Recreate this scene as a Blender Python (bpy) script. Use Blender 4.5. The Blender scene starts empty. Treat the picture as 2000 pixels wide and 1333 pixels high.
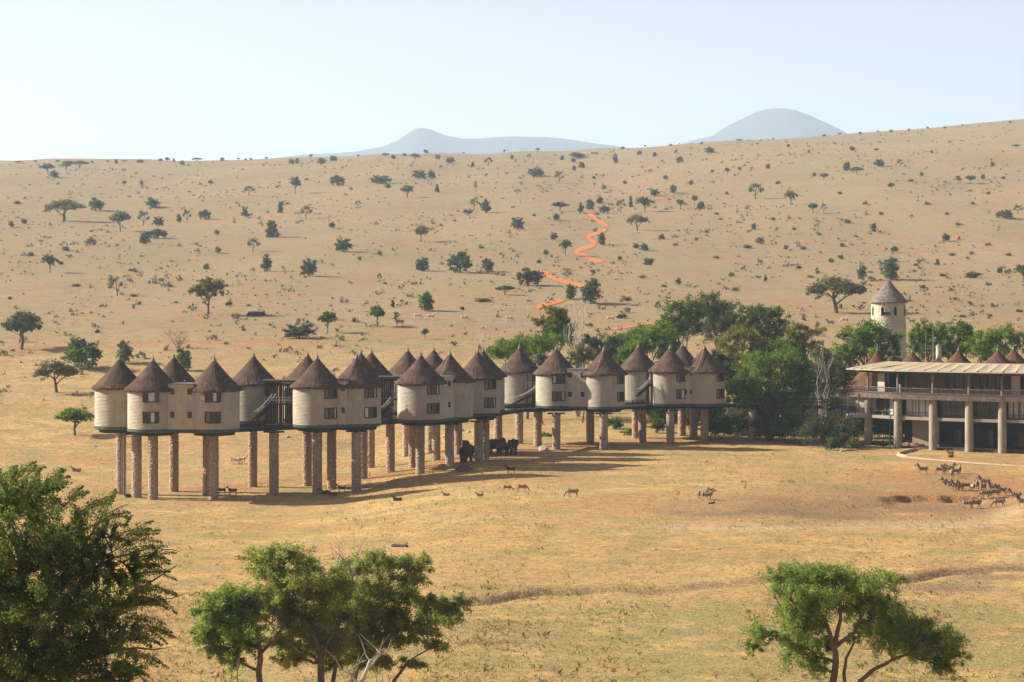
import bpy, bmesh, math, random
import numpy as np
from mathutils import Vector

# ---------------------------------------------------------------- camera, light, exposure
F = 4200.0          # focal length in photo pixels (2000 px wide)
YH = 575.0          # eye level row
CZ = 24.0           # eye height, layout units
K = 1.3             # layout unit -> metres, applied at the end
HAZE = 1.1e-4      # haze density per layout unit
SUN_EL, SUN_AZ = 28.5, -79.0     # azimuth from +Y towards +X
scene = bpy.context.scene
col = scene.collection
cam_d = bpy.data.cameras.new('camera')
cam_d.sensor_width = 36.0
cam_d.lens = 36.0 * F / 2000.0
cam_d.shift_y = (YH - 666.5) / 2000.0
cam_d.clip_start = 0.5
cam_d.clip_end = 90000.0
cam = bpy.data.objects.new('camera', cam_d)
cam.location = (0, 0, CZ); cam.rotation_euler = (math.radians(90), 0, 0)
col.objects.link(cam); scene.camera = cam

world = bpy.data.worlds.new('World'); scene.world = world; world.use_nodes = True
wn = world.node_tree.nodes; wl = world.node_tree.links
sky = wn.new('ShaderNodeTexSky'); sky.sky_type = 'NISHITA'; sky.sun_disc = False
sky.sun_elevation = math.radians(SUN_EL); sky.sun_rotation = math.radians(SUN_AZ % 360)
sky.altitude = 900; sky.air_density = 1.0; sky.dust_density = 3.4; sky.ozone_density = 1.6
bg = wn['Background']; bg.inputs['Strength'].default_value = 0.053
tint = wn.new('ShaderNodeMix'); tint.data_type = 'RGBA'; tint.blend_type = 'MULTIPLY'; tint.inputs[0].default_value = 1.0
tint.inputs[7].default_value = (1.24, 0.83, 0.76, 1)
wl.new(sky.outputs[0], tint.inputs[6]); wl.new(tint.outputs[2], bg.inputs[0])
sun_d = bpy.data.lights.new('sun', 'SUN'); sun_d.energy = 5.0; sun_d.angle = math.radians(0.53)
sun_d.color = (1.0, 0.93, 0.82)
sun = bpy.data.objects.new('sun', sun_d); col.objects.link(sun)
_a, _e = math.radians(SUN_AZ), math.radians(SUN_EL)
SUND = Vector((math.sin(_a) * math.cos(_e), math.cos(_a) * math.cos(_e), math.sin(_e)))
sun.rotation_euler = SUND.to_track_quat('Z', 'Y').to_euler()
sun.location = (-200, 100, 200)
scene.view_settings.view_transform = 'Standard'; scene.view_settings.look = 'None'
scene.view_settings.gamma = 1.0; scene.view_settings.use_curve_mapping = False
scene.view_settings.exposure = 1.48
scene.cycles.use_denoising = True
scene.cycles.max_bounces = 6; scene.cycles.diffuse_bounces = 3; scene.cycles.glossy_bounces = 2
scene.cycles.transparent_max_bounces = 12; scene.cycles.volume_bounces = 1
scene.cycles.use_adaptive_sampling = False
scene.render.film_transparent = False

# ---------------------------------------------------------------- helpers
rng = np.random.default_rng(7)
rnd = random.Random(5)

def lin(c): return tuple(c) + (1.0,)

class NT:
    """small node-building helper"""
    def __init__(s, name):
        s.m = bpy.data.materials.new(name); s.m.use_nodes = True
        s.t = s.m.node_tree; s.t.nodes.clear()
        s.out = s.t.nodes.new('ShaderNodeOutputMaterial')
    def n(s, typ, **kw):
        nd = s.t.nodes.new(typ)
        for k, v in kw.items():
            if k.startswith('i_'):
                key = k[2:]
                key = int(key) if key.isdigit() else key.replace('_', ' ')
                nd.inputs[key].default_value = v
            else: setattr(nd, k, v)
        return nd
    def l(s, a, b): s.t.links.new(a, b)
    def coord(s, out='Object', scale=(1, 1, 1)):
        tc = s.n('ShaderNodeTexCoord'); mp = s.n('ShaderNodeMapping'); mp.inputs['Scale'].default_value = scale
        s.l(tc.outputs[out], mp.inputs[0]); return mp.outputs[0]
    def noise(s, vec, scale, detail=4, rough=0.55, dist=0.0):
        nd = s.n('ShaderNodeTexNoise', i_Scale=scale, i_Detail=detail, i_Roughness=rough, i_Distortion=dist)
        s.l(vec, nd.inputs['Vector']); return nd.outputs[0]
    def ramp(s, fac, stops, interp='LINEAR'):
        nd = s.n('ShaderNodeValToRGB'); cr = nd.color_ramp; cr.interpolation = interp
        while len(cr.elements) < len(stops): cr.elements.new(0.5)
        for e, (p, c) in zip(cr.elements, stops):
            e.position = p; e.color = c if len(c) == 4 else lin(c)
        s.l(fac, nd.inputs[0]); return nd.outputs[0]
    def val(s, fac, a, b):
        if a > b: return s.ramp(fac, [(b, (1, 1, 1)), (a, (0, 0, 0))])
        return s.ramp(fac, [(a, (0, 0, 0)), (b, (1, 1, 1))])
    def mix(s, fac, a, b, mode='MIX'):
        nd = s.n('ShaderNodeMix', data_type='RGBA', blend_type=mode)
        for sock, v in ((nd.inputs[0], fac), (nd.inputs[6], a), (nd.inputs[7], b)):
            if isinstance(v, (int, float)): sock.default_value = v
            elif isinstance(v, tuple): sock.default_value = lin(v) if len(v) == 3 else v
            else: s.l(v, sock)
        return nd.outputs[2]
    def attr(s, name):
        nd = s.n('ShaderNodeAttribute', attribute_name=name); return nd.outputs['Fac']
    def math(s, op, a, b=0.0):
        nd = s.n('ShaderNodeMath', operation=op)
        for i, v in enumerate((a, b)):
            if isinstance(v, (int, float)): nd.inputs[i].default_value = v
            else: s.l(v, nd.inputs[i])
        return nd.outputs[0]
    def bump(s, h, strength, dist):
        nd = s.n('ShaderNodeBump', i_Strength=strength, i_Distance=dist); s.l(h, nd.inputs['Height']); return nd.outputs[0]
    def principled(s, color, rough=0.9, normal=None, spec=0.2, **kw):
        p = s.n('ShaderNodeBsdfPrincipled')
        if isinstance(color, tuple): p.inputs['Base Color'].default_value = lin(color)
        else: s.l(color, p.inputs['Base Color'])
        if isinstance(rough, (int, float)): p.inputs['Roughness'].default_value = rough
        else: s.l(rough, p.inputs['Roughness'])
        p.inputs['Specular IOR Level'].default_value = spec
        for k, v in kw.items(): p.inputs[k].default_value = v
        if normal is not None: s.l(normal, p.inputs['Normal'])
        s.l(p.outputs[0], s.out.inputs['Surface']); return s.m

def mottled(name, c1, c2, scale=1.5, rough=0.85, bump=0.3, bd=0.03, spec=0.2, stretch=(1, 1, 1), c3=None, s3=8.0):
    t = NT(name); v = t.coord('Object', stretch)
    n1 = t.noise(v, scale, 5); n2 = t.noise(v, scale * 6, 4)
    c = t.mix(t.val(n1, 0.35, 0.65), c1, c2)
    if c3: c = t.mix(t.math('MULTIPLY', t.val(t.noise(v, s3, 3), 0.52, 0.7), 0.6), c, c3)
    return t.principled(c, rough, t.bump(n2, bump, bd), spec)

def leaf_mat(name, dark, light, trans=0.3):
    t = NT(name)
    c = t.mix(t.attr('tint'), dark, light)
    d = t.n('ShaderNodeBsdfDiffuse'); t.l(c, d.inputs[0])
    g = t.n('ShaderNodeBsdfTranslucent'); t.l(t.mix(0.5, c, (light[0] * 1.2, light[1] * 1.25, light[2] * 0.8)), g.inputs[0])
    m = t.n('ShaderNodeMixShader', i_0=trans); t.l(d.outputs[0], m.inputs[1]); t.l(g.outputs[0], m.inputs[2])
    t.l(m.outputs[0], t.out.inputs['Surface']); return t.m

def np_mesh(name, V, faces, smooth=False, attrs=None, mats=()):
    """faces: list of (M,k) int arrays"""
    me = bpy.data.meshes.new(name); V = np.asarray(V, dtype=np.float32)
    me.vertices.add(len(V)); me.vertices.foreach_set('co', V.ravel())
    faces = [np.asarray(f, dtype=np.int32) for f in faces if len(f)]
    li = np.concatenate([f.ravel() for f in faces])
    tot = np.concatenate([np.full(len(f), f.shape[1], dtype=np.int32) for f in faces])
    st = np.concatenate([[0], np.cumsum(tot)[:-1]]).astype(np.int32)
    me.loops.add(len(li)); me.loops.foreach_set('vertex_index', li)
    me.polygons.add(len(tot)); me.polygons.foreach_set('loop_start', st)
    try: me.polygons.foreach_set('loop_total', tot)
    except Exception: pass
    if smooth: me.polygons.foreach_set('use_smooth', np.ones(len(tot), dtype=bool))
    for k, a in (attrs or {}).items():
        at = me.attributes.new(k, 'FLOAT', 'POINT'); at.data.foreach_set('value', np.asarray(a, dtype=np.float32).ravel())
    for m in mats: me.materials.append(m)
    me.update(calc_edges=True); return me

def put(name, me, parent=None, loc=(0, 0, 0), label=None, cat=None, group=None, kind=None):
    o = bpy.data.objects.new(name, me); o.location = loc; col.objects.link(o)
    if parent is not None: o.parent = parent
    if label: o['label'] = label
    if cat: o['category'] = cat
    if group: o['group'] = group
    if kind: o['kind'] = kind
    return o

def thing(name, label, cat, loc=(0, 0, 0), rz=0.0, group=None):
    o = put(name, None, None, loc, label, cat, group); o.rotation_euler = (0, 0, rz); o.empty_display_size = 0.5
    return o

class MB:
    def __init__(s): s.v = []; s.f = []
    def add(s, v, f):
        b = len(s.v); s.v += [tuple(p) for p in v]; s.f += [tuple(i + b for i in q) for q in f]
    def box(s, x0, x1, y0, y1, z0, z1):
        s.add([(x0, y0, z0), (x1, y0, z0), (x1, y1, z0), (x0, y1, z0), (x0, y0, z1), (x1, y0, z1), (x1, y1, z1), (x0, y1, z1)],
              [(0, 3, 2, 1), (4, 5, 6, 7), (0, 1, 5, 4), (1, 2, 6, 5), (2, 3, 7, 6), (3, 0, 4, 7)]); return s
    def bar(s, p, q, w, h, up=(0, 0, 1)):
        """box from p to q, width w across, height h along up (centred)"""
        p, q, up = Vector(p), Vector(q), Vector(up); d = (q - p).normalized()
        sd = d.cross(up)
        if sd.length < 1e-4: sd = d.cross(Vector((1, 0, 0)))
        sd.normalize(); u = sd.cross(d).normalized(); a, b = sd * w / 2, u * h / 2
        vs = [p - a - b, p + a - b, p + a + b, p - a + b, q - a - b, q + a - b, q + a + b, q - a + b]
        s.add(vs, [(0, 1, 2, 3), (7, 6, 5, 4), (0, 4, 5, 1), (1, 5, 6, 2), (2, 6, 7, 3), (3, 7, 4, 0)]); return s
    def tube(s, pts, rad, n=6, caps=True):
        pts = [Vector(p) for p in pts]
        if not hasattr(rad, '__len__'): rad = [rad] * len(pts)
        rings = []; prev = None
        for i, p in enumerate(pts):
            d = (pts[min(i + 1, len(pts) - 1)] - pts[max(i - 1, 0)])
            if d.length < 1e-6: d = Vector((0, 0, 1))
            d.normalize()
            if prev is None: a = d.orthogonal().normalized()
            else:
                a = prev - d * prev.dot(d)
                a = a.normalized() if a.length > 1e-5 else d.orthogonal().normalized()
            prev = a; b = d.cross(a)
            rings.append([p + (a * math.cos(t) + b * math.sin(t)) * rad[i] for t in [2 * math.pi * k / n for k in range(n)]])
        v = [q for r in rings for q in r]; f = []
        for i in range(len(pts) - 1):
            for k in range(n):
                f.append((i * n + k, i * n + (k + 1) % n, (i + 1) * n + (k + 1) % n, (i + 1) * n + k))
        if caps: f.append(tuple(range(n - 1, -1, -1))); f.append(tuple((len(pts) - 1) * n + k for k in range(n)))
        s.add(v, f); return s
    def lathe(s, prof, n=32, cx=0, cy=0, jit=0.0, cap0=False, cap1=False):
        v = []; f = []
        for r, z in prof:
            for k in range(n):
                a = 2 * math.pi * k / n; rr = r * (1 + (rnd.uniform(-jit, jit) if jit else 0))
                v.append((cx + rr * math.cos(a), cy + rr * math.sin(a), z))
        for i in range(len(prof) - 1):
            for k in range(n): f.append((i * n + k, i * n + (k + 1) % n, (i + 1) * n + (k + 1) % n, (i + 1) * n + k))
        if cap0: f.append(tuple(range(n - 1, -1, -1)))
        if cap1: f.append(tuple((len(prof) - 1) * n + k for k in range(n)))
        s.add(v, f); return s
    def ell(s, c, r, n=10, m=7, rot=None):
        v = []; f = []; c = Vector(c)
        for i in range(m + 1):
            ph = math.pi * i / m
            for k in range(n):
                a = 2 * math.pi * k / n
                p = Vector((r[0] * math.sin(ph) * math.cos(a), r[1] * math.sin(ph) * math.sin(a), r[2] * math.cos(ph)))
                if rot is not None: p.rotate(rot)
                v.append(c + p)
        for i in range(m):
            for k in range(n): f.append((i * n + k, (i + 1) * n + k, (i + 1) * n + (k + 1) % n, i * n + (k + 1) % n))
        s.add(v, f); return s
    def mesh(s, name, mat, smooth=False):
        me = bpy.data.meshes.new(name); me.from_pydata([tuple(p) for p in s.v], [], s.f)
        if mat: me.materials.append(mat)
        if smooth: me.polygons.foreach_set('use_smooth', [True] * len(me.polygons))
        me.update(); return me
    def build(s, name, mat, parent=None, smooth=False, **kw):
        return put(name, s.mesh(name, mat, smooth), parent, **kw)

# ---------------------------------------------------------------- terrain
_Dk = np.array([-200, 0, 112, 132, 180, 285, 305, 325, 350, 430, 480, 590, 760, 1080, 1700, 2000, 2600, 5000, 30000.])
_Zk = np.array([24, 22.0, 0.6, -0.6, -0.85, -0.85, -0.8, -0.5, 1.2, 9.7, 15.2, 24.2, 36.5, 69.3, 128.6, 136, 118, 25, 0.])
_Dg = np.arange(-200, 30000, 4.0); _Zg = np.interp(_Dg, _Dk, _Zk)
_kn = np.exp(-0.5 * (np.arange(-6, 7) / 2.6) ** 2); _kn /= _kn.sum()
_Zs = np.convolve(np.pad(_Zg, 6, 'edge'), _kn, 'valid')
_up = np.array([-4000, 0, 300, 600, 900, 1200, 1500, 1800, 2000, 2400, 6000.])
_uy = np.array([330, 317, 316, 308, 300, 290, 272, 252, 237, 215, 180.])
def sstep(a, b, x):
    t = np.clip((x - a) / (b - a), 0, 1); return t * t * (3 - 2 * t)
_wv = [(rng.uniform(0.02, 0.16), rng.uniform(0, 6.28), rng.uniform(0, 6.28)) for _ in range(14)]
def und(x, y):
    s = 0
    for f, a, p in _wv: s = s + np.sin(f * (x * math.cos(a) + y * math.sin(a)) + p) * (0.05 / (f * 9))
    return s
def wedge(x, y):
    """dried waterhole: back bank line in y for each x, and strength"""
    px = 1000 + F * x / np.maximum(y, 1)
    back = 238.5 + 0.45 * np.sin(x * 0.31) + 0.22 * np.sin(x * 1.3) + 0.14 * np.sin(x * 2.6 + 1)
    lat = sstep(1430, 1700, px) * (1 - sstep(1925, 2010, px))
    sharp = sstep(1715, 1745, px) * (1 - sstep(1905, 1925, px))
    edge = sharp * (1 - sstep(back - 0.5, back + 0.25, y)) + (1 - sharp) * (1 - sstep(back - 9, back + 2, y))
    return 0.8 * lat * edge * sstep(205, 228, y)
def H(x, y):
    x = np.asarray(x, float); y = np.asarray(y, float)
    z = np.interp(y, _Dg, _Zs)
    z = z + 2.4 * sstep(-26, 0, x) * sstep(140, 230, y) * (1 - sstep(335, 430, y))
    px = 1000 + F * x / np.maximum(y, 200)
    z = z + np.minimum(y, 1700) * (317 - np.interp(px, _up, _uy)) / F * sstep(650, 1600, y) * (1 - sstep(2300, 5000, y))
    amp = 0.35 + 0.9 * sstep(350, 520, y) + 2.0 * sstep(600, 1200, y)
    z = z + und(x, y) * amp * (1 - sstep(3000, 6000, y))
    gull = 0.60 * gstr(x) * np.exp(-((y - gully(x)) / 1.1) ** 2)
    return z - wedge(x, y) - gull * (1 - sstep(30, 60, -x))
def gully(x):
    return 170.5 + 0.30 * x + 1.2 * np.sin(x * 0.35) + 0.5 * np.sin(x * 0.9)
def gstr(x):
    return 0.38 + 0.62 * np.clip(0.45 + 0.6 * np.sin(x * 0.17 + 2.0) + 0.35 * np.sin(x * 0.55 + 1) + 0.2 * np.sin(x * 1.3), 0, 1)
def Hs(x, y): return float(H(x, y))
_ds = np.concatenate([np.arange(120, 400, 0.5), np.arange(400, 2400, 1.5)])
def hit(px, y, dmin=125.0):
    """where the line of sight through a photo pixel meets the ground"""
    d = _ds[_ds >= dmin]; ux = (px - 1000) / F
    gap = H(ux * d, d) - (CZ - (y - YH) / F * d)
    i = np.argmax(gap > 0)
    if gap[i] <= 0: D = 1690.0
    elif i == 0: D = d[0]
    else:
        t = -gap[i - 1] / (gap[i] - gap[i - 1]); D = d[i - 1] + t * (d[i] - d[i - 1])
    return ux * D, float(D)
def X(px, D): return (px - 1000) * D / F
def Z(y, D): return CZ - (y - YH) * D / F

xs = np.concatenate([-np.geomspace(9000, 76, 62), np.arange(-75, 75, 0.62), np.geomspace(76, 9000, 62)])
ys = np.concatenate([np.arange(-190, 0, 10), np.arange(0, 120, 4), np.arange(120, 160, 1.1), np.arange(160, 200, 0.6), np.arange(200, 232, 0.7), np.arange(232, 243, 0.25),
                     np.arange(243, 350, 1.1), np.arange(350, 600, 3), np.arange(600, 2100, 8), np.geomspace(2110, 19000, 34)])
GX, GY = np.meshgrid(xs, ys)
GZ = H(GX, GY)
fine = (rng.random(GX.shape) - 0.5) * 0.05 * (np.abs(GX) < 76) * (GY < 360) * (GY > 110)
GZ = GZ + fine
NX, NY = len(xs), len(ys)
idx = np.arange(NX * NY).reshape(NY, NX)
quads = np.stack([idx[:-1, :-1], idx[:-1, 1:], idx[1:, 1:], idx[1:, :-1]], -1).reshape(-1, 4)
PXG = 1000 + F * GX / np.maximum(GY, 60)
def band(y0, y1, s): return sstep(y0 - s, y0 + s, GY) * (1 - sstep(y1 - s, y1 + s, GY))
def oval(px, y, rx, ry, p=2.0):
    """soft oval patch on the ground whose centre and extent are given by photo positions"""
    cx, cy = hit(px, y); _, yn = hit(px, y + ry); _, yf = hit(px, max(y - ry, 322))
    sx = abs(X(px + rx, cy) - cx); sy = max(abs(yf - yn) / 2, 0.4)
    return np.exp(-((((GX - cx) / sx) ** 2 + ((GY - (yn + yf) / 2) / sy) ** 2)) ** (p / 2))
mud = 0.95 * oval(1800, 994, 170, 12) + 0.7 * oval(1530, 1000, 200, 16) + 0.5 * oval(1640, 955, 90, 14) + 0.55 * oval(1500, 975, 70, 8)
mud += 0.95 * np.exp(-((GY - gully(GX) - 0.5) / 1.5) ** 2) * sstep(-8, 0, GX) * 1.4 * gstr(GX) + 0.9 * oval(1860, 1150, 110, 10) + 0.7 * oval(1930, 1128, 110, 5)
mud += 0.7 * oval(950, 1255, 150, 5) + 0.55 * oval(1950, 1245, 60, 5) + 0.4 * oval(780, 1262, 120, 6) + 0.6 * oval(620, 870, 80, 12)
for _k, _y in ((250, 1215), (360, 1240)): mud += 0.4 * oval(_k, _y, 90, 6)
red = 1.3 * oval(1815, 966, 130, 8) + 0.85 * oval(1660, 990, 330, 30) + 0.6 * oval(1850, 935, 160, 25) + 0.35 * oval(1500, 925, 140, 12) + 0.5 * oval(1290, 1027, 130, 5) + 0.8 * oval(1900, 950, 170, 26)
red += 0.7 * oval(1125, 870, 55, 6) + 0.45 * oval(880, 895, 120, 14) + 0.35 * oval(440, 965, 200, 6)
red += 0.5 * oval(60, 690, 60, 5) + 0.55 * oval(20, 762, 40, 5) + 0.4 * oval(280, 672, 240, 3) + 0.7 * oval(560, 667, 60, 4)
red += 0.8 * oval(240, 633, 22, 2) + 0.9 * oval(585, 577, 18, 2) + 0.8 * oval(1875, 470, 12, 3) + 0.7 * oval(870, 477, 14, 2) + 0.35 * oval(900, 650, 180, 8)
red += 0.8 * oval(1290, 388, 16, 3) + 0.5 * oval(1200, 405, 30, 4) + 0.65 * oval(1250, 634, 50, 4) + 0.35 * oval(1880, 900, 120, 12) + 0.4 * oval(1990, 650, 50, 20)
grn = 0.55 * oval(1250, 815, 170, 30) + 0.6 * oval(1050, 858, 70, 8) + 0.55 * oval(1450, 890, 220, 7) + 0.5 * oval(330, 970, 120, 4)
grn += 0.8 * oval(730, 668, 120, 9) + 0.7 * oval(880, 560, 130, 7) + 0.6 * oval(1230, 595, 60, 5) + 0.4 * oval(500, 1045, 220, 10)
grn += 0.75 * band(130, 168, 4) * sstep(-35, 10, GX) + 0.55 * oval(1820, 1140, 160, 5) + 0.45 * oval(1610, 950, 80, 10) + 0.3 * oval(300, 530, 260, 40)
pale = 0.75 * oval(1500, 1032, 190, 4) + 0.6 * oval(1820, 1026, 160, 7) + 0.5 * oval(1960, 1005, 70, 10)
_tp = [(1870, 1045), (1960, 1068), (1982, 1080), (1968, 1092), (1972, 1110), (2000, 1120)]
for (a, b), (c, d) in zip(_tp[:-1], _tp[1:]):
    for t in np.linspace(0, 1, 7): pale += 0.35 * oval(a + (c - a) * t, b + (d - b) * t, 7, 2.5)
for (pa, pb, wd, am, tgt) in (((120, 676), (500, 664), 2.0, .8, 'r'), ((0, 690), (130, 676), 2.0, .8, 'r'), ((500, 676), (900, 652), 2.2, .45, 'r'), ((1350, 1240), (2000, 1225), 3, .5, 'm'), ((700, 1000), (1400, 1030), 2.5, .35, 'p'),
                              ((380, 955), (760, 925), 7, .5, 'r'), ((760, 925), (1050, 880), 7, .55, 'r'), ((1100, 872), (1420, 862), 5, .4, 'r'), ((0, 750), (260, 820), 2, .4, 'p'), ((1300, 1000), (1700, 1010), 5, .4, 'm')):
    for t in np.linspace(0, 1, 14):
        o_ = am * oval(pa[0] + (pb[0] - pa[0]) * t, pa[1] + (pb[1] - pa[1]) * t + 4 * math.sin(t * 9), abs(pb[0] - pa[0]) / 16 + 6, wd)
        if tgt == 'r': red += o_
        elif tgt == 'm': mud += o_
        else: pale += o_
for seg in ([(1148, 418), (1164, 431), (1186, 441), (1160, 459), (1143, 463), (1166, 478), (1122, 490), (1150, 503), (1182, 510)], [(1048, 531), (1074, 542), (1128, 556), (1150, 566), (1170, 572)], [(1110, 585), (1078, 591), (1050, 600), (1050, 608)], [(1182, 510), (1120, 520), (1048, 531)]):
    for (ax_, ay), (bx, by) in zip(seg[:-1], seg[1:]):
        for t in np.linspace(0, 1, 5): red += 0.55 * oval(ax_ + (bx - ax_) * t, ay + (by - ay) * t, 9, 3.4)
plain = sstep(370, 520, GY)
terr = np_mesh('ground', np.stack([GX, GY, GZ], -1).reshape(-1, 3), [quads], True,
               {'mud': np.clip(mud, 0, 1), 'red': np.clip(red, 0, 1), 'green': np.clip(grn, 0, 1), 'pale': np.clip(pale, 0, 1), 'plain': plain})

t = NT('dry_grass_ground'); v = t.coord('Object')
nA = t.noise(v, 0.035, 5); nB = t.noise(v, 0.22, 5); nC = t.noise(v, 1.7, 4, 0.65); nD = t.noise(v, 6.0, 3, 0.7); nE = t.noise(v, 0.008, 4)
c = t.mix(t.val(nA, 0.42, 0.58), (0.541, 0.333, 0.120), (0.447, 0.255, 0.098))
c = t.mix(t.val(nB, 0.45, 0.60), c, (0.339, 0.244, 0.095))
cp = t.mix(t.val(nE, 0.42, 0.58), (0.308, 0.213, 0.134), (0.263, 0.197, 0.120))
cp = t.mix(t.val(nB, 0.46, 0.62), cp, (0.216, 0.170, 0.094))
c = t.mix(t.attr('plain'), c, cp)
redn = t.math('MULTIPLY', t.val(t.noise(v, 0.06, 5), 0.53, 0.64), 0.5)
redf = t.math('MAXIMUM', redn, t.math('MULTIPLY', t.attr('red'), t.val(nB, 0.22, 0.44)))
c = t.mix(redf, c, (0.356, 0.146, 0.060))
grf = t.math('MAXIMUM', t.math('MULTIPLY', t.val(t.noise(v, 0.09, 4), 0.53, 0.64), 0.5), t.math('MULTIPLY', t.attr('green'), t.val(nB, 0.3, 0.5)))
c = t.mix(grf, c, (0.205, 0.205, 0.062))
c = t.mix(t.attr('pale'), c, (0.464, 0.363, 0.240))
mf = t.math('MULTIPLY', t.attr('mud'), t.val(t.math('ADD', t.math('MULTIPLY', nB, 0.6), t.math('MULTIPLY', nC, 0.4)), 0.33, 0.46))
c = t.mix(mf, c, (0.185, 0.105, 0.066))
nF = t.noise(v, 0.7, 6, 0.7)
c = t.mix(t.math('MULTIPLY', t.val(nF, 0.48, 0.58), 0.45), c, (0.178, 0.126, 0.054))
c = t.mix(t.math('MULTIPLY', t.val(nC, 0.50, 0.60), 0.5), c, (0.140, 0.105, 0.048))
c = t.mix(t.math('MULTIPLY', t.val(nD, 0.50, 0.60), 0.5), c, (0.130, 0.099, 0.050))
c = t.mix(t.math('MULTIPLY', t.val(nD, 0.48, 0.38), 0.5), c, (0.540, 0.398, 0.192))
hsum = t.math('ADD', nC, t.math('MULTIPLY', nD, 0.5))
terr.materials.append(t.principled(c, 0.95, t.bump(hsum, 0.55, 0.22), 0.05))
ground = put('ground', terr, kind='structure', label='dry golden savanna grassland rising to a long low ridge')

# distant hills
hill_m = mottled('hill_scrub', (0.045, 0.055, 0.04), (0.075, 0.072, 0.05), 0.01, 0.95, 0.3, 4.0, c3=(0.03, 0.04, 0.028), s3=0.03)
def mountain(name, D, pts, width, label):
    px = [p[0] for p in pts]; yy = [p[1] for p in pts]
    u = np.linspace(px[0], px[-1], 150); v_ = np.linspace(-1, 1, 44)
    U, Vv = np.meshgrid(u, v_); zr = CZ + (YH - np.interp(U, px, yy)) * D / F
    x = (U - 1000) * D / F; y = D + Vv * width
    prof = (1 - np.abs(Vv)) ** 0.85
    nz = sum(np.sin(x * f + p) * np.sin(y * f * 1.3 + q) * a for f, p, q, a in [(0.006, 1, 2, 12), (0.013, 3, 1, 9), (0.024, 0, 2, 6), (0.041, 4, 1, 3.5)])
    z = np.maximum(-1 + prof * zr + nz * np.minimum(prof * 3, 1) * np.minimum((1 - prof) * 3 + 0.12, 1), -1.2)
    n, m = z.shape; ii = np.arange(n * m).reshape(n, m)
    q = np.stack([ii[:-1, :-1], ii[:-1, 1:], ii[1:, 1:], ii[1:, :-1]], -1).reshape(-1, 4)
    put(name, np_mesh(name, np.stack([x, y, z], -1).reshape(-1, 3), [q], True, mats=[hill_m]), kind='structure', label=label)
mountain('hill', 8800, [(380, 560), (450, 330), (520, 307), (600, 299), (700, 290), (750, 280), (780, 267), (800, 252), (812, 246), (824, 244), (838, 247), (852, 252), (870, 259), (900, 264), (930, 265), (1000, 262), (1060, 264), (1130, 270), (1200, 279), (1260, 292), (1360, 330), (1450, 560)], 1700, 'hazy blue hill with a knob-shaped summit and long tail')
mountain('hill', 9300, [(1100, 560), (1230, 330), (1290, 286), (1340, 273), (1390, 261), (1415, 243), (1445, 226), (1475, 212), (1500, 206), (1525, 204), (1550, 208), (1580, 219), (1610, 234), (1640, 249), (1665, 262), (1730, 292), (1820, 340), (1900, 560)], 1800, 'tall hazy blue dome-shaped hill on the horizon')
mountain('hill', 11500, [(1850, 560), (1890, 262), (1920, 240), (1935, 235), (1950, 238), (1985, 262), (2040, 300), (2100, 560)], 800, 'tiny pale blue summit just showing over the right ridge')

# red dirt track
def strip(name, pts, hw, mat, lift=0.12, label='', step=5.0, dmin=125):
    P = [np.array(p, float) for p in pts]; out = []
    for a, b in zip(P[:-1], P[1:]):
        n = max(2, int(np.linalg.norm(b - a) / step))
        for i in range(n): out.append(a + (b - a) * i / n)
    out.append(P[-1]); out = np.array(out)
    for _ in range(2):
        out[1:-1] = (out[:-2] + out[1:-1] * 2 + out[2:]) / 4
    V = []; Fc = []
    for i, p in enumerate(out):
        d = out[min(i + 1, len(out) - 1)] - out[max(i - 1, 0)]; d = d / (np.linalg.norm(d) + 1e-9); nrm = np.array([-d[1], d[0]])
        taper = min(1, 0.35 + i / 3, 0.35 + (len(out) - 1 - i) / 3)
        for k, s_ in enumerate((-1, -0.5, 0, 0.5, 1)):
            w = hw * taper * (1 + rnd.uniform(-0.22, 0.22) * (abs(s_) == 1))
            q = p + nrm * w * s_; x, y = hit(q[0], q[1], dmin); V.append((x, y, Hs(x, y) + lift - 0.02 * abs(s_)))
    for i in range(len(out) - 1):
        for k in range(4): a = i * 5 + k; Fc.append((a, a + 1, a + 6, a + 5))
    me = bpy.data.meshes.new(name); me.from_pydata(V, [], Fc); me.materials.append(mat); me.update()
    me.polygons.foreach_set('use_smooth', [True] * len(me.polygons))
    return put(name, me, kind='structure', label=label)
red_m = mottled('red_dirt', (0.56, 0.180, 0.042), (0.42, 0.145, 0.042), 0.16, 0.95, 0.6, 0.2, c3=(0.24, 0.12, 0.06), s3=0.5)
strip('red_track', [(1148, 418), (1160, 424), (1164, 431), (1186, 441), (1183, 450), (1160, 459), (1143, 463), (1156, 470), (1166, 478), (1146, 485), (1122, 490), (1128, 496), (1150, 503), (1164, 512), (1182, 510)], 3.6, red_m, label='winding orange-red dirt track, upper zigzag on the plain')
strip('red_track', [(1048, 531), (1068, 533), (1074, 542), (1098, 549), (1128, 556), (1150, 566)], 3.8, red_m, label='orange-red dirt track section in the middle of the plain')
strip('red_track', [(1103, 587), (1078, 591), (1054, 597), (1050, 606)], 4.3, red_m, label='lowest bend of the orange-red dirt track behind the huts')
strip('red_track', [(1190, 645), (1220, 641), (1256, 635), (1282, 631)], 1.8, red_m, label='short faint red track behind the green trees')
strip('red_track', [(1276, 389), (1288, 387), (1301, 388)], 1.6, red_m, label='far short piece of red track high on the plain')
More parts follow.
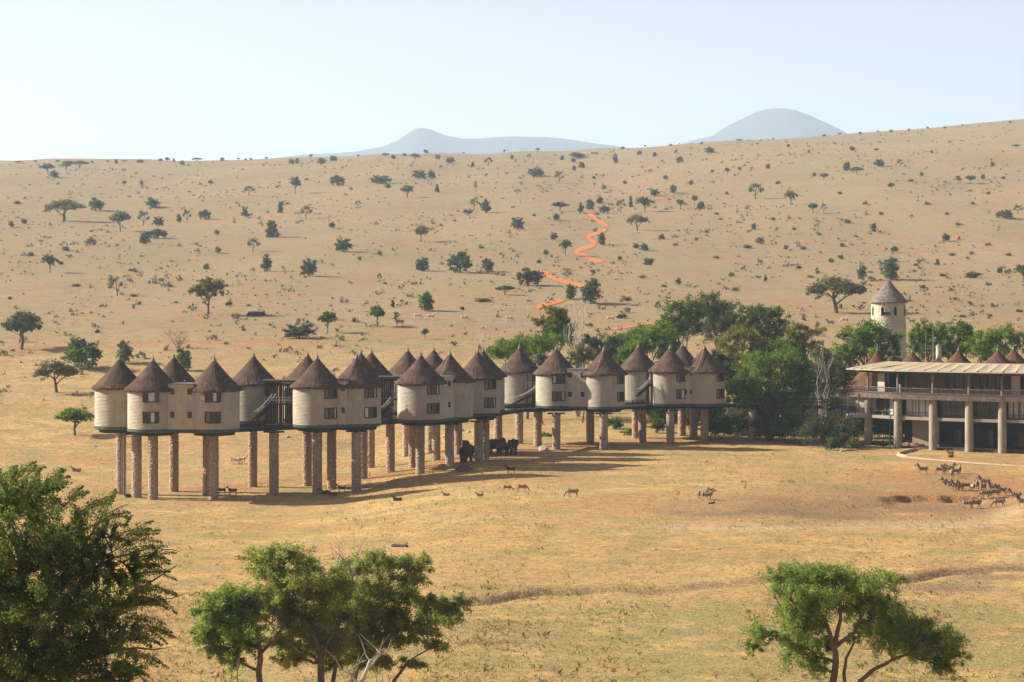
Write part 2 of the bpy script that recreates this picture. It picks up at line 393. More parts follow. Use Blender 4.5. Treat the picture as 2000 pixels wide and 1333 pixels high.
# ---------------------------------------------------------------- lodge materials
t = NT('ribbed_plaster'); v = t.coord('Object'); v2 = t.coord('Object', (1, 1, 0.12))
c = t.mix(t.val(t.noise(v, 0.5, 5), .4, .6), (0.435, 0.395, 0.305), (0.385, 0.35, 0.27))
c = t.mix(t.math('MULTIPLY', t.val(t.noise(v2, 2.4, 5, .65), .52, .68), .45), c, (0.27, 0.235, 0.175))
c = t.mix(t.math('MULTIPLY', t.val(t.noise(v, 1.6, 4), .53, .66), .35), c, (0.30, 0.255, 0.175))
plaster = t.principled(c, 0.92, t.bump(t.noise(v, 5, 4), .3, .02), 0.1)
plaster_low = mottled('grey_slab', (0.085, 0.095, 0.085), (0.06, 0.066, 0.06), 0.8, 0.85, 0.3, 0.03)
charcoal = mottled('dark_steel_deck', (0.022, 0.022, 0.024), (0.035, 0.032, 0.03), 0.9, 0.7, 0.2, 0.02)
frame_m = mottled('brown_window_frame', (0.085, 0.05, 0.035), (0.06, 0.038, 0.03), 2, 0.7, 0.1, 0.01)
t = NT('dark_window_glass'); glass_m = t.principled((0.035, 0.038, 0.04), 0.12, None, 0.5)
t = NT('curtain_cloth'); curtain_m = t.principled(t.mix(t.noise(t.coord('Object', (9, 9, 0.3)), 1.0, 2), (0.42, 0.42, 0.42), (0.7, 0.69, 0.66)), 0.9, None, 0.1)
t = NT('green_curtain_cloth'); curtain_g = t.principled((0.16, 0.17, 0.14), 0.9, None, 0.1)
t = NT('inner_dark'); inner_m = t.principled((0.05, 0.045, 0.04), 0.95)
def thatch(name, c1, c2, c3):
    t = NT(name); tc = t.n('ShaderNodeTexCoord'); sp = t.n('ShaderNodeSeparateXYZ'); t.l(tc.outputs['Object'], sp.inputs[0])
    at = t.math('ARCTAN2', sp.outputs[1], sp.outputs[0]); cmb = t.n('ShaderNodeCombineXYZ')
    t.l(t.math('MULTIPLY', at, 14.0), cmb.inputs[0]); t.l(t.math('MULTIPLY', sp.outputs[2], 1.6), cmb.inputs[1])
    oi = t.n('ShaderNodeObjectInfo'); t.l(t.math('MULTIPLY', oi.outputs['Random'], 50.0), cmb.inputs[2])
    st = t.noise(cmb.outputs[0], 1.3, 5, 0.65); bl = t.noise(tc.outputs['Object'], 0.9, 4)
    c = t.mix(t.val(st, 0.38, 0.64), c1, c2); c = t.mix(t.math('MULTIPLY', t.val(bl, 0.45, 0.7), 0.55), c, c3)
    lay = t.math('SINE', t.math('MULTIPLY', sp.outputs[2], 11.0))
    h = t.math('ADD', st, t.math('MULTIPLY', lay, 0.10))
    return t.principled(c, 0.95, t.bump(h, 0.6, 0.08), 0.03)
thatch_m = thatch('brown_thatch', (0.105, 0.068, 0.048), (0.045, 0.030, 0.023), (0.145, 0.105, 0.078))
thatch_red = thatch('reddish_thatch', (0.125, 0.068, 0.042), (0.075, 0.040, 0.027), (0.14, 0.092, 0.062))
cap_m = mottled('pale_ridge_cap', (0.27, 0.235, 0.19), (0.17, 0.14, 0.115), 4, 0.9, 0.2, 0.02)
rod_m = mottled('lightning_metal', (0.30, 0.28, 0.26), (0.2, 0.17, 0.15), 3, 0.5, 0.05, 0.01, 0.5)
pale_rail = mottled('weathered_pale_rail', (0.50, 0.48, 0.44), (0.33, 0.31, 0.28), 2.5, 0.8, 0.2, 0.01)
dark_wood = mottled('dark_timber', (0.035, 0.025, 0.02), (0.055, 0.036, 0.028), 3, 0.85, 0.2, 0.02)
red_wood = mottled('dark_red_post', (0.12, 0.035, 0.028), (0.08, 0.03, 0.025), 3, 0.8, 0.2, 0.02)

def pillar_material(name, base, grey, warm):
    t = NT(name); v = t.coord('Object')
    vo = t.n('ShaderNodeTexVoronoi', i_Scale=4.4); t.l(v, vo.inputs['Vector'])
    sp = t.n('ShaderNodeSeparateColor'); t.l(vo.outputs['Color'], sp.inputs[0])
    c = t.ramp(sp.outputs[0], [(0.0, base), (0.35, grey), (0.62, warm), (0.86, (0.38, 0.30, 0.23)), (1.0, (0.50, 0.43, 0.35))])
    c = t.mix(t.val(vo.outputs['Distance'], 0.66, 0.40), (0.27, 0.205, 0.15), c)
    sz = t.n('ShaderNodeSeparateXYZ'); t.l(v, sz.inputs[0])
    c = t.mix(t.math('MULTIPLY', t.val(sz.outputs[2], 1.6, 0.0), 0.55), c, (0.30, 0.16, 0.085))
    h = t.math('SUBTRACT', 0.4, vo.outputs['Distance'])
    return t.principled(c, 0.9, t.bump(h, 0.9, 0.10), 0.15)
pil_grey = pillar_material('grey_stone_cladding', (0.33, 0.26, 0.195), (0.39, 0.32, 0.245), (0.31, 0.225, 0.16))
pil_warm = pillar_material('reddish_stone_cladding', (0.33, 0.205, 0.13), (0.38, 0.26, 0.175), (0.34, 0.18, 0.105))

# ---------------------------------------------------------------- round huts
APZ, EAVE, FLOOR, SLAB0 = 16.15, 12.55, 7.8, 7.40
BR, RR = 3.02, 3.42
def wall_mesh(wins, R=BR, z0=FLOOR, z1=12.85, courses=30):
    NA = 80; prof = []
    for i in range(courses):
        za = z0 + (z1 - z0) * i / courses; h = (z1 - z0) / courses
        prof += [(R - 0.04, za + 0.012), (R + 0.018, za + h * 0.30), (R + 0.022, za + h * 0.55), (R + 0.008, za + h * 0.85)]
    prof.append((R - 0.02, z1))
    mb = MB(); v = []; f = []
    off = [rnd.uniform(-0.004, 0.004) for _ in range(len(prof))]
    for j, (r, z) in enumerate(prof):
        for k in range(NA):
            a = 2 * math.pi * k / NA; rr = r + off[j] + rnd.uniform(-0.008, 0.008)
            v.append((rr * math.sin(a), -rr * math.cos(a), z + 0.012 * math.sin(a * 3)))
    for j in range(len(prof) - 1):
        zc = (prof[j][1] + prof[j + 1][1]) / 2
        for k in range(NA):
            a = 2 * math.pi * (k + 0.5) / NA; skip = False
            for (az, hw, wz0, wz1) in wins:
                da = (a - az + math.pi) % (2 * math.pi) - math.pi
                if abs(da) < hw and wz0 < zc < wz1: skip = True
            if not skip: f.append((j * NA + k, j * NA + (k + 1) % NA, (j + 1) * NA + (k + 1) % NA, (j + 1) * NA + k))
    mb.add(v, f); return mb
def arc_panel(mb, R0, R1, a0, a1, z0, z1, n=4):
    for i in range(n):
        p, q = a0 + (a1 - a0) * i / n, a0 + (a1 - a0) * (i + 1) / n
        c = [(r * math.sin(a), -r * math.cos(a), z) for z in (z0, z1) for r, a in ((R1, p), (R1, q), (R0, q), (R0, p))]
        mb.add(c, [(0, 1, 5, 4), (1, 2, 6, 5), (2, 3, 7, 6), (3, 0, 4, 7), (4, 5, 6, 7), (3, 2, 1, 0)])
def arc_window(root, az, hw, z0, z1, R=BR, style=0):
    fr = MB(); tt = 0.085 / R
    arc_panel(fr, R - 0.16, R + 0.05, az - hw - tt * 0.4, az - hw + tt, z0, z1, 1); arc_panel(fr, R - 0.16, R + 0.05, az + hw - tt, az + hw + tt * 0.4, z0, z1, 1)
    arc_panel(fr, R - 0.16, R + 0.05, az - hw + tt, az + hw - tt, z1 - 0.08, z1 + 0.02); arc_panel(fr, R - 0.16, R + 0.07, az - hw + tt, az + hw - tt, z0 - 0.06, z0 + 0.05)
    m1 = az - hw + 2 * hw * 0.31; m2 = az - hw + 2 * hw * 0.76
    arc_panel(fr, R - 0.15, R + 0.02, m1 - tt * 0.35, m1 + tt * 0.35, z0 + 0.05, z1 - 0.08, 1); arc_panel(fr, R - 0.15, R + 0.02, m2 - tt * 0.35, m2 + tt * 0.35, z0 + 0.05, z1 - 0.08, 1)
    f = fr.build('window', frame_m, root)
    for a0, a1 in ((az - hw + tt, m1 - tt * 0.35), (m1 + tt * 0.35, m2 - tt * 0.35), (m2 + tt * 0.35, az + hw - tt)):
        p = MB(); arc_panel(p, R - 0.13, R - 0.10, a0, a1, z0 + 0.05, z1 - 0.08, 2); p.build('pane', glass_m, f)
    segs = {0: [(m1 + tt, m1 + (m2 - m1) * 0.95, curtain_m), (m2 + tt * .5, az + hw - tt * 1.2, curtain_g)],
            1: [(az - hw + tt * 1.2, m1 - tt * .5, curtain_m)], 2: [(m2 + tt * .5, az + hw - tt * 1.2, curtain_m), (az - hw + tt * 1.5, m1 - tt, curtain_g)],
            3: [(az - hw + tt * 1.2, m1 - tt * .5, curtain_g)], 4: [(m1 + (m2 - m1) * 0.45, m2 - tt * .6, curtain_m)]}[style]
    for a0, a1, m in segs:
        p = MB(); arc_panel(p, R - 0.095, R - 0.075, a0, a1, z0 + 0.07, z1 - 0.10, 2); p.build('curtain', m, f)

ORD = ['first', 'second', 'third', 'fourth', 'fifth', 'sixth', 'seventh', 'eighth', 'ninth', 'tenth', 'eleventh', 'twelfth']
_roofs = []
for _v in range(5):
    mb = MB(); n = 72
    prof = [(0.10, APZ), (0.35, APZ - 0.36), (0.8, APZ - 0.92), (1.4, APZ - 1.62), (2.0, APZ - 2.27), (2.6, APZ - 2.87), (3.1, APZ - 3.33), (RR, EAVE - 0.0), (RR + 0.01, EAVE - 0.16), (RR - 0.12, EAVE - 0.24), (BR - 0.1, EAVE - 0.02)]
    ph = rnd.uniform(0, 6)
    v = []; f = []
    for j, (r, z) in enumerate(prof):
        for k in range(n):
            a = 2 * math.pi * k / n
            s_ = 1 + 0.012 * math.sin(3 * a + ph) + rnd.uniform(-0.008, 0.008) * (j > 0); dz = rnd.uniform(-0.07, 0.06) if j >= 7 else rnd.uniform(-0.012, 0.012)
            v.append((r * s_ * math.cos(a), r * s_ * math.sin(a), z + dz + (0.04 * math.sin(2 * a + ph) if j > 6 else 0)))
    for j in range(len(prof) - 1):
        for k in range(n): f.append((j * n + k, (j + 1) * n + k, (j + 1) * n + (k + 1) % n, j * n + (k + 1) % n))
    mb.add(v, f); _roofs.append(mb.mesh('roof', thatch_m, False))
_cap = MB().lathe([(0.02, APZ + 0.42), (0.07, APZ + 0.28), (0.16, APZ + 0.05), (0.27, APZ - 0.2), (0.30, APZ - 0.27), (0.1, APZ - 0.25)], 14, jit=0.08).mesh('cap', cap_m, True)
_rod = MB().tube([(0, 0, APZ + 0.35), (0.01, 0, APZ + 0.95)], [0.03, 0.02], 6).mesh('lightning_rod', rod_m)
_slab = MB().lathe([(0.1, SLAB0), (BR - 0.25, SLAB0), (BR + 0.04, SLAB0 + 0.12), (BR + 0.05, FLOOR + 0.0), (BR - 0.3, FLOOR + 0.002)], 56).mesh('floor_slab', plaster_low)
_plain_walls = [wall_mesh([]).mesh('wall', plaster) for _ in range(3)]
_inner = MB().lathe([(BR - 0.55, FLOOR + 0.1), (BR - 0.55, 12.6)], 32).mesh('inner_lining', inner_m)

W = 0.335
HUTS = [  # px, apex y, windows azimuth (or None), styles(upper, lower), cable, label
 (233.8, 699.5, None, (0, 0), 0, 'round stilt hut at the far left end, above the tall ladder'),
 (298.8, 702, 0.06, (0, 4), 0, 'leftmost front stilt hut, two windows, upper with white curtains'),
 (339.6, 697, None, (0, 0), 0, 'stilt hut showing only its roof behind the leftmost windowed pair'),
 (418.7, 702, 0.05, (4, 3), 0, 'right hut of the nearest windowed pair, white curtain in upper window'),
 (495.3, 694.4, None, (0, 0), 0, 'back stilt hut left of the first open staircase landing'),
 (600.7, 693, None, (0, 0), 0, 'back hut right of the first staircase landing, mostly hidden roof'),
 (619.6, 698, 0.73, (3, 2), 0, 'front hut with broad sunlit side just right of the first staircase'),
 (697, 697, 0.74, (2, 1), 1, 'front hut with white cable on its roof, left of second staircase'),
 (705, 689, None, (0, 0), 0, 'hut whose peak overlaps the cabled roof left of second staircase'),
 (725.5, 687.5, None, (0, 0), 0, 'dark-roofed back hut hard against the left of second staircase'),
 (796.4, 684, None, (0, 0), 0, 'back hut right of the second staircase, sliver of wall lit'),
 (822, 693, 0.60, (2, 3), 0, 'front hut right of the second staircase with curved eave shadow'),
 (847, 683, None, (0, 0), 0, 'back hut showing only a roof peak between two front roofs'),
 (878.8, 690.6, None, (0, 0), 1, 'windowless front hut with white cable, left of the elephants'),
 (933.5, 687, 0.60, (3, 2), 0, 'two-windowed hut directly above the elephants'),
 (943.7, 684, None, (0, 0), 0, 'dark roof half hidden behind the hut above the elephants'),
 (1014.6, 678, None, (0, 0), 0, 'sunlit back hut behind the white sloping handrails'),
 (1087, 680.3, 0.06, (1, 2), 0, 'wide-fronted hut with two windows right of the sloping handrails'),
 (1179.7, 681, 0.92, (2, 3), 1, 'hut with roof cable and edge windows left of third staircase'),
 (1247, 676, None, (0, 0), 0, 'back hut behind the third staircase, green trees behind it'),
 (1309, 678, 0.54, (3, 4), 0, 'front hut of the last pair with a white lower curtain'),
 (1333, 673.6, None, (0, 0), 0, 'small roof peak behind the last pair of huts'),
 (1376, 678, 0.88, (3, 2), 1, 'last stilt hut on the right, touching the big green tree'),
]
for i, (px, ay, az, sty, cable, lab) in enumerate(HUTS):
    D = (CZ - APZ) * F / (ay - YH); x = X(px, D)
    h = thing('stilt_hut', lab, 'hut', (x, D, 0), 0, 'round thatched huts on stilts')
    if az is None:
        w = put('wall', _plain_walls[i % 3], h); w.rotation_euler.z = rnd.uniform(0, 6)
    else:
        view = math.atan2(x, D)
        a_ = az - view * 0
        wz = [(11.12, 12.48), (8.62, 9.95)]
        snap = 2 * math.pi / 80
        hw = snap * round(W / snap)
        a_ = round(a_ / snap) * snap
        wall_mesh([(a_, hw, z0 - 0.02, z1 + 0.02) for z0, z1 in wz]).build('wall', plaster, h)
        put('inner_lining', _inner, h)
        for (z0, z1), s_ in zip(wz, sty): arc_window(h, a_, hw, z0, z1, BR, s_)
    put('floor_slab', _slab, h)
    r = put('roof', _roofs[i % 5], h); r.rotation_euler.z = rnd.uniform(0, 6)
    put('cap', _cap, r); put('lightning_rod', _rod, r)
    if cable:
        a = rnd.uniform(-0.42, -0.30)
        pts = [(rr * math.sin(a * (1 + 0.1 * rr)) * 1.0, -rr * math.cos(a * (1 + 0.1 * rr)), APZ + 0.12 - (APZ - EAVE) * rr / RR + 0.02) for rr in (0.05, 0.7, 1.4, 2.1, 2.8, 3.35)]
        MB().tube(pts, 0.035, 5).build('roof_cable', pale_rail, h)
    HUTS[i] = HUTS[i] + ((x, D),)
def hc(i): return HUTS[i][6]

# connecting blocks between paired huts
def rect_window(root, p, w, h, outd, frame=frame_m, pane=glass_m, name='window', cur=None, t_=0.07, mull=0):
    """rectangular window centred at p facing outd (horizontal unit vector)"""
    o = Vector((outd[0], outd[1], 0)).normalized(); s_ = Vector((-o.y, o.x, 0)); p = Vector(p); up = Vector((0, 0, 1)); fr = MB()
    for sx in (-1, 1): fr.bar(p + s_ * sx * (w / 2 - t_ / 2) - up * h / 2, p + s_ * sx * (w / 2 - t_ / 2) + up * h / 2, 0.14, t_, s_)
    for sz in (-1, 1): fr.bar(p - s_ * (w / 2 - t_) + up * sz * (h / 2 - t_ / 2), p + s_ * (w / 2 - t_) + up * sz * (h / 2 - t_ / 2), 0.14, t_)
    for k in range(mull):
        q = p + s_ * (-w / 2 + w * (k + 1) / (mull + 1)); fr.bar(q - up * (h / 2 - t_), q + up * (h / 2 - t_), 0.10, t_ * 0.8, s_)
    f = fr.build(name, frame, root)
    for k in range(mull + 1):
        a = -w / 2 + w * k / (mull + 1) + t_ * .5; b = -w / 2 + w * (k + 1) / (mull + 1) - t_ * .5
        m = MB().bar(p + s_ * a - o * 0.01, p + s_ * b - o * 0.01, 0.03, h - 2 * t_); m.build('pane', pane, f)
        if cur and cur[k % len(cur)]:
            MB().bar(p + s_ * (a + .02) + o * 0.012, p + s_ * (b - .02) + o * 0.012, 0.008, h - 2.1 * t_).build('curtain', curtain_m if cur[k % len(cur)] == 1 else curtain_g, f)
    return f
BL = [(1, 3, 2, 'plain block joining the nearest windowed pair of huts'), (6, 7, 1, 'narrow block joining the sunlit hut and the cabled hut'),
      (11, 13, 1, 'narrow block left of the windowless hut above the elephants'), (17, 18, 2, 'block with four small brown windows joining two huts'),
      (20, 22, 2, 'block with narrow windows joining the last pair of huts')]
for a, b, nw, lab in BL:
    (xa, Da), (xb, Db) = hc(a), hc(b); A, B = Vector((xa, Da, 0)), Vector((xb, Db, 0)); M_ = (A + B) / 2
    d = (B - A).normalized(); o = Vector((d.y, -d.x, 0)); L = (B - A).length
    hwid = max(L / 2 - BR * 0.72, 0.7)
    t_ = thing('connecting_block', lab, 'building', M_, 0)
    mb = MB(); fr_ = 2.15
    P = [d * -hwid + o * fr_, d * hwid + o * fr_, d * hwid - o * 1.5, d * -hwid - o * 1.5]
    mb.add([(p.x, p.y, z) for z in (FLOOR, 13.15) for p in P], [(0, 1, 5, 4), (1, 2, 6, 5), (2, 3, 7, 6), (3, 0, 4, 7), (4, 5, 6, 7), (3, 2, 1, 0)]); mb.build('wall', plaster, t_)
    mb = MB(); mb.add([(p.x * 1.03, p.y * 1.03, z) for z in (13.152, 13.28) for p in P], [(0, 1, 5, 4), (1, 2, 6, 5), (2, 3, 7, 6), (3, 0, 4, 7), (4, 5, 6, 7), (3, 2, 1, 0)]); mb.build('parapet_cap', cap_m, t_)
    mb = MB(); mb.add([(p.x * 1.01, p.y * 1.01, z) for z in (SLAB0 + 0.01, FLOOR - 0.004) for p in P], [(0, 1, 5, 4), (1, 2, 6, 5), (2, 3, 7, 6), (3, 0, 4, 7), (4, 5, 6, 7), (3, 2, 1, 0)]); mb.build('floor_slab', plaster_low, t_)
    for z in (9.55, 12.35):
        for k in range(nw):
            s_ = 0 if nw == 1 else (k - 0.5) * hwid * 1.35
            rect_window(t_, d * s_ + o * (fr_ + 0.03) + Vector((0, 0, z)), 0.5 if nw == 2 else 0.42, 0.72, o, red_wood if a in (17, 20) else frame_m)
    MB().tube([(0.1, 0, 13.28), (0.1, 0, 13.75)], 0.05, 6).build('vent_pipe', pale_rail, t_)

# ---------------------------------------------------------------- raised platform, pillars, walkway
plat = thing('raised_platform', 'long dark steel platform on stone pillars carrying all the round huts', 'platform', (0, 0, 0))
cl = [(275, 267.5, 2.2), (350, 266, 2.6), (420, 265, 2.6), (500, 269, 2.4), (590, 273, 2.4), (660, 275, 2.6), (720, 280, 2.6), (770, 284, 2.2), (840, 287, 2.6), (900, 292, 2.6),
      (960, 300, 2.4), (1020, 312, 2.0), (1090, 316, 2.4), (1180, 317, 2.4), (1250, 321, 2.2), (1320, 325, 2.6), (1400, 325, 2.2), (1480, 324, 1.4), (1580, 321, 1.2), (1668, 318, 1.2)]
CL = [(X(p, d), d, w) for p, d, w in cl]
mb = MB()
for (x0, y0, w0), (x1, y1, w1) in zip(CL[:-1], CL[1:]):
    d = Vector((x1 - x0, y1 - y0, 0)).normalized(); n_ = Vector((d.y, -d.x, 0))
    vs = []
    for z in (6.98, 7.42):
        for (x, y, w, sg) in ((x0, y0, w0, 1), (x1, y1, w1, 1), (x1, y1, w1, -1), (x0, y0, w0, -1)): vs.append((x, y - w * sg, z))
    mb.add(vs, [(0, 1, 5, 4), (2, 3, 7, 6), (4, 5, 6, 7), (3, 2, 1, 0)])
mb.build('deck', charcoal, plat)
# a round collar of beams under every hut
for i, hrow in enumerate(HUTS):
    x, D = hrow[6]
    MB().lathe([(0.2, 7.02 + 0.001 * i), (BR - 0.55, 7.02 + 0.001 * i), (BR - 0.5, 7.395), (0.2, 7.395)], 36, x, D).build('ring_beam', charcoal, plat)
PIL = [(236, 966, 0), (267, 972.5, 0), (299, 976, 0), (339.6, 960.5, 1), (405.5, 967.5, 1), (417.5, 976, 0), (493.5, 951, 1), (535, 966, 0), (600, 949.5, 1), (619.6, 965, 0), (647.7, 956, 1),
       (696, 958.5, 0), (709, 935.5, 1), (723.7, 914, 1), (762.4, 923, 1), (793.8, 892, 0), (806.6, 914, 1), (820.6, 926, 0), (841, 884.5, 0), (851.7, 900, 0), (878, 916.4, 0), (894.6, 888, 1), (935, 903.6, 0),
       (947.5, 897, 0), (973, 879, 0), (1014, 867, 0), (1050, 872, 0), (1086.5, 878, 0), (1152.8, 867, 1), (1179, 877.7, 0), (1241.7, 856, 1), (1254.5, 863.8, 1), (1309.4, 867, 0), (1331.7, 851, 1),
       (1354.5, 853.7, 1), (1376, 862, 0), (1469.7, 859.7, 0)]
_pm = []
for k in range(5):
    mb = MB(); v = []; f = []; NA, NZ = 22, 54
    for j in range(NZ + 1):
        z = 9.4 * j / NZ
        for q in range(NA):
            a = 2 * math.pi * q / NA; r = 0.60 + rnd.uniform(-0.035, 0.035); v.append((r * math.cos(a), r * math.sin(a), z))
    for j in range(NZ):
        for q in range(NA): f.append((j * NA + q, j * NA + (q + 1) % NA, (j + 1) * NA + (q + 1) % NA, (j + 1) * NA + q))
    mb.add(v, f); _pm.append(mb)
_pml = {(k, w): _pm[k].mesh('pillar', pil_warm if w else pil_grey) for k in range(5) for w in (0, 1)}
PPOS = []
for i, (px, y, wm) in enumerate(PIL):
    x, D = hit(px, y, 200); zb = Hs(x, D) - 0.25
    p = put('pillar', _pml[(i % 5, wm)], plat, (x, D, zb)); p.scale = (1, 1, (7.0 - zb) / 9.4); p.rotation_euler.z = rnd.uniform(0, 6)
    PPOS.append((x, D, zb))
    MB().box(x - 1.25, x + 1.25, D - 0.4, D + 0.4, 6.78, 6.978).build('crossbeam', charcoal, plat)
    MB().box(x - 0.3, x + 0.3, D - 1.2, D + 1.2, 6.80, 6.977).build('crossbeam', charcoal, plat)

# tall caged ladder on the left end pillar
x0, D0, zb = PPOS[0]; xl, yl = X(243.5, D0 - 0.75), D0 - 0.78
lad = thing('access_ladder', 'tall steel ladder with side rungs and top hoop on the leftmost pillar', 'ladder', (xl, yl, zb))
for s_ in (-0.14, 0.14): MB().tube([(s_, 0, 0.25), (s_, 0, 10.1)], 0.055, 6).build('rail', pale_rail, lad)
rung = MB().tube([(-0.14, 0, 0), (0.14, 0, 0)], 0.02, 5).mesh('rung', rod_m)
for k in range(26): put('rung', rung, lad, (0, 0, 0.6 + k * 0.36))
spike = MB().tube([(0, 0, 0), (0.75, 0.2, 0.05)], [0.025, 0.015], 5).mesh('spike', dark_wood)
for zz in (1.0, 1.2, 1.4, 3.3, 3.5, 3.7, 6.1, 6.3, 6.5, 6.7): put('spike', spike, lad, (0.12, 0, zz))
MB().tube([(-0.85 * math.cos(a) * 0.5 - 0.3, 0, 8.1 + 0.55 * math.sin(a)) for a in np.linspace(0, math.pi, 9)], 0.04, 5).build('hoop', pale_rail, lad)

def rail_run(root, pts, h=0.95, step=1.3, bal=0.16, mat=dark_wood, zf=None, bname='baluster', bm=None):
    """railing along 3D points; posts as parts, the thin balusters joined"""
    pts = [Vector(p) for p in pts]
    for k, hh in enumerate((h, h * 0.52)):
        mb = MB()
        for a, b in zip(pts[:-1], pts[1:]): mb.bar(a + Vector((0, 0, hh)), b + Vector((0, 0, hh)), 0.06, 0.07)
        mb.build('handrail', mat, root)
    bl = MB(); pm = MB().box(-0.05, 0.05, -0.05, 0.05, 0, h + 0.06).mesh('post', mat)
    for a, b in zip(pts[:-1], pts[1:]):
        L = (b - a).length; n = max(1, int(L / step))
        for k in range(n + 1): put('post', pm, root, a + (b - a) * k / n)
        n = int(L / bal)
        for k in range(1, n):
            p = a + (b - a) * k / n; bl.bar(p + Vector((0, 0, 0.05)), p + Vector((rnd.uniform(-.02, .02), 0, h)), 0.035, 0.035, (0, 1, 0))
    if bl.v: bl.build(bname, bm or mat, root, kind='stuff')

# staircases with landings between hut clusters
def landing(pxa, pxb, D, lab, roof=True, stair=None, wide=2.4, mid=True, pickets=None):
    xa, xb = X(pxa, D), X(pxb, D); o = Vector((xa, D, 0)); w = xb - xa
    r = thing('staircase_landing', lab, 'staircase', (xa, D, 7.43))
    MB().box(-0.1, w, -wide / 2, wide / 2, 0.0, 0.12).build('floor', charcoal, r)
    pc = MB().box(-0.11, 0.11, -0.11, 0.11, 0.12, 5.45).mesh('post', red_wood)
    for sx in (0.1, w * 0.5, w - 0.2):
        for sy in (-wide / 2 + 0.12, wide / 2 - 0.12): put('post', pc, r, (sx, sy, 0))
    if mid: MB().box(0, w, -wide / 2 + 0.3, wide / 2, 2.62, 2.80).build('upper_floor', charcoal, r)
    if roof: MB().box(-0.3, w + 0.3, -wide / 2 - 0.3, wide / 2 + 0.3, 5.452, 5.75).build('roof', plaster_low, r)
    slat = MB().box(-0.09, 0.09, -0.02, 0.02, 0.13, 5.3).mesh('slat', dark_wood)
    n = int(w / 0.24)
    for k in range(n): put('slat', slat, r, (0.15 + k * w / n, wide / 2 - 0.3, 0))
    if pickets:
        pk = MB().bar((0, 0, 0), (0, 0, 0.85), 0.05, 0.05, (0, 1, 0)).mesh('picket', pale_rail)
        for k in range(9):
            for z in (1.0, 3.1): put('picket', pk, r, (w * pickets + k * 0.17, -wide / 2 + 0.1, z))
    rail_run(r, [(0, -wide / 2 + 0.05, 2.8), (w, -wide / 2 + 0.05, 2.8)], 0.8, mat=pale_rail if not pickets else dark_wood, bal=0.22)
    if stair:
        (sx0, sy0), (sx1, sy1), dd = stair
        z0 = Z(sy0, D - dd) - 7.43; z1 = Z(sy1, D - dd) - 7.43
        a = Vector((X(sx0, D - dd) - xa, -dd, z0)); b = Vector((X(sx1, D - dd) - xa, -dd, z1))
        for yo in (0, 0.95):
            off = Vector((0.35 * (yo > 0), yo, 0))
            pts = [a + (b - a) * q + off + Vector((0, 0, -0.28 * math.sin(q * math.pi))) for q in np.linspace(0, 1, 9)]
            MB().tube(pts, 0.045, 6).build('handrail', pale_rail, r)
            MB().bar(a + off - Vector((0, 0, 0.95)), b + off - Vector((0, 0, 0.95)), 0.08, 0.22).build('stringer', dark_wood, r)
            bl = MB()
            for q in np.linspace(0.05, 0.95, 12):
                p = a + (b - a) * q + off; bl.bar(p - Vector((0, 0, 0.95)), p - Vector((0, 0, 0.28 * math.sin(q * math.pi))), 0.03, 0.03, (0, 1, 0))
            bl.build('baluster', pale_rail, r, kind='stuff')
        n = 9; tr = MB().box(-0.14, 0.14, 0, 0.95, -0.03, 0.03).mesh('tread', dark_wood)
        for k in range(n):
            p = a + (b - a) * ((k + 0.5) / n); put('tread', tr, r, (p.x, p.y, p.z - 0.93))
    return r
landing(519, 577, 272, 'dark two-storey staircase landing with white rails, nearest gap between huts', True, ((494, 806), (532, 770), 2.0))
landing(744, 785, 284, 'narrow dark staircase landing with lit pickets between second hut clusters', True, ((738, 798), (763, 776), 2.0), pickets=0.55)
landing(1028, 1052, 317, 'long white sloping handrails of the staircase above the elephants', False, ((998, 779), (1049, 752), 2.6), mid=False)
landing(1262, 1279, 320, 'narrow staircase with grey handrails beside the last front pair', False, ((1242, 762), (1269, 738), 2.2), mid=False)

walk = thing('walkway_railing', 'dark wooden railings along the front edge of the raised platform', 'railing', (0, 0, 7.43))
def WR(pxa, da, pxb, db): rail_run(walk, [(X(pxa, da), da, 0), (X(pxb, db), db, 0)], 0.85, 1.6, 0.2)
WR(462, 264.2, 519, 267.8); WR(519, 267.8, 579, 270.2); WR(738, 279.6, 785, 282.8); WR(983, 303.5, 1050, 312.5); WR(1216, 317.2, 1274, 320.6)
bridge = thing('footbridge', 'dark footbridge with thin railings running through the trees to the main lodge', 'bridge', (0, 0, 7.43))
for dy in (-1.15, 1.15):
    rail_run(bridge, [(X(1416, 325), 324.6 + dy, 0), (X(1480, 324), 324 + dy, 0), (X(1580, 321), 321 + dy, 0), (X(1664, 318), 318 + dy, 0)], 0.95, 2.2, 0.3)
lp = thing('lamp_post', 'thin dark lamp post standing on the footbridge beside the big tree', 'lamp post', (X(1587, 320.2), 319.7, 7.43))
MB().tube([(0, 0, 0), (0, 0, 3.6)], 0.06, 6).build('pole', charcoal, lp); MB().ell((0, 0, 3.72), (0.16, 0.16, 0.16)).build('lamp_globe', pale_rail, lp, True)

# ---------------------------------------------------------------- water tower
stone_pale = mottled('pale_tower_stone', (0.56, 0.49, 0.37), (0.47, 0.41, 0.31), 0.6, 0.9, 0.3, 0.03, c3=(0.25, 0.21, 0.155), s3=2.2)
shingle_m = mottled('grey_shingle', (0.21, 0.18, 0.145), (0.11, 0.092, 0.074), 2.2, 0.95, 0.5, 0.05, c3=(0.24, 0.22, 0.185), s3=5)
TD = 372.0; tx = X(1735.5, TD); tzb = Hs(tx, TD) - 0.3
tw = thing('round_tower', 'tall pale round stone tower with grey conical shingle roof above the trees', 'tower', (tx, TD, 0))
TR = 33.2 * TD / F; zE = Z(590.5, TD); zA = Z(549, TD); zw = Z(609, TD)
NA = 72; v = []; f = []; NZ = int((zE + 0.3 - tzb) / 0.24)
zz = [tzb + (zE + 0.3 - tzb) * j / NZ for j in range(NZ + 1)]
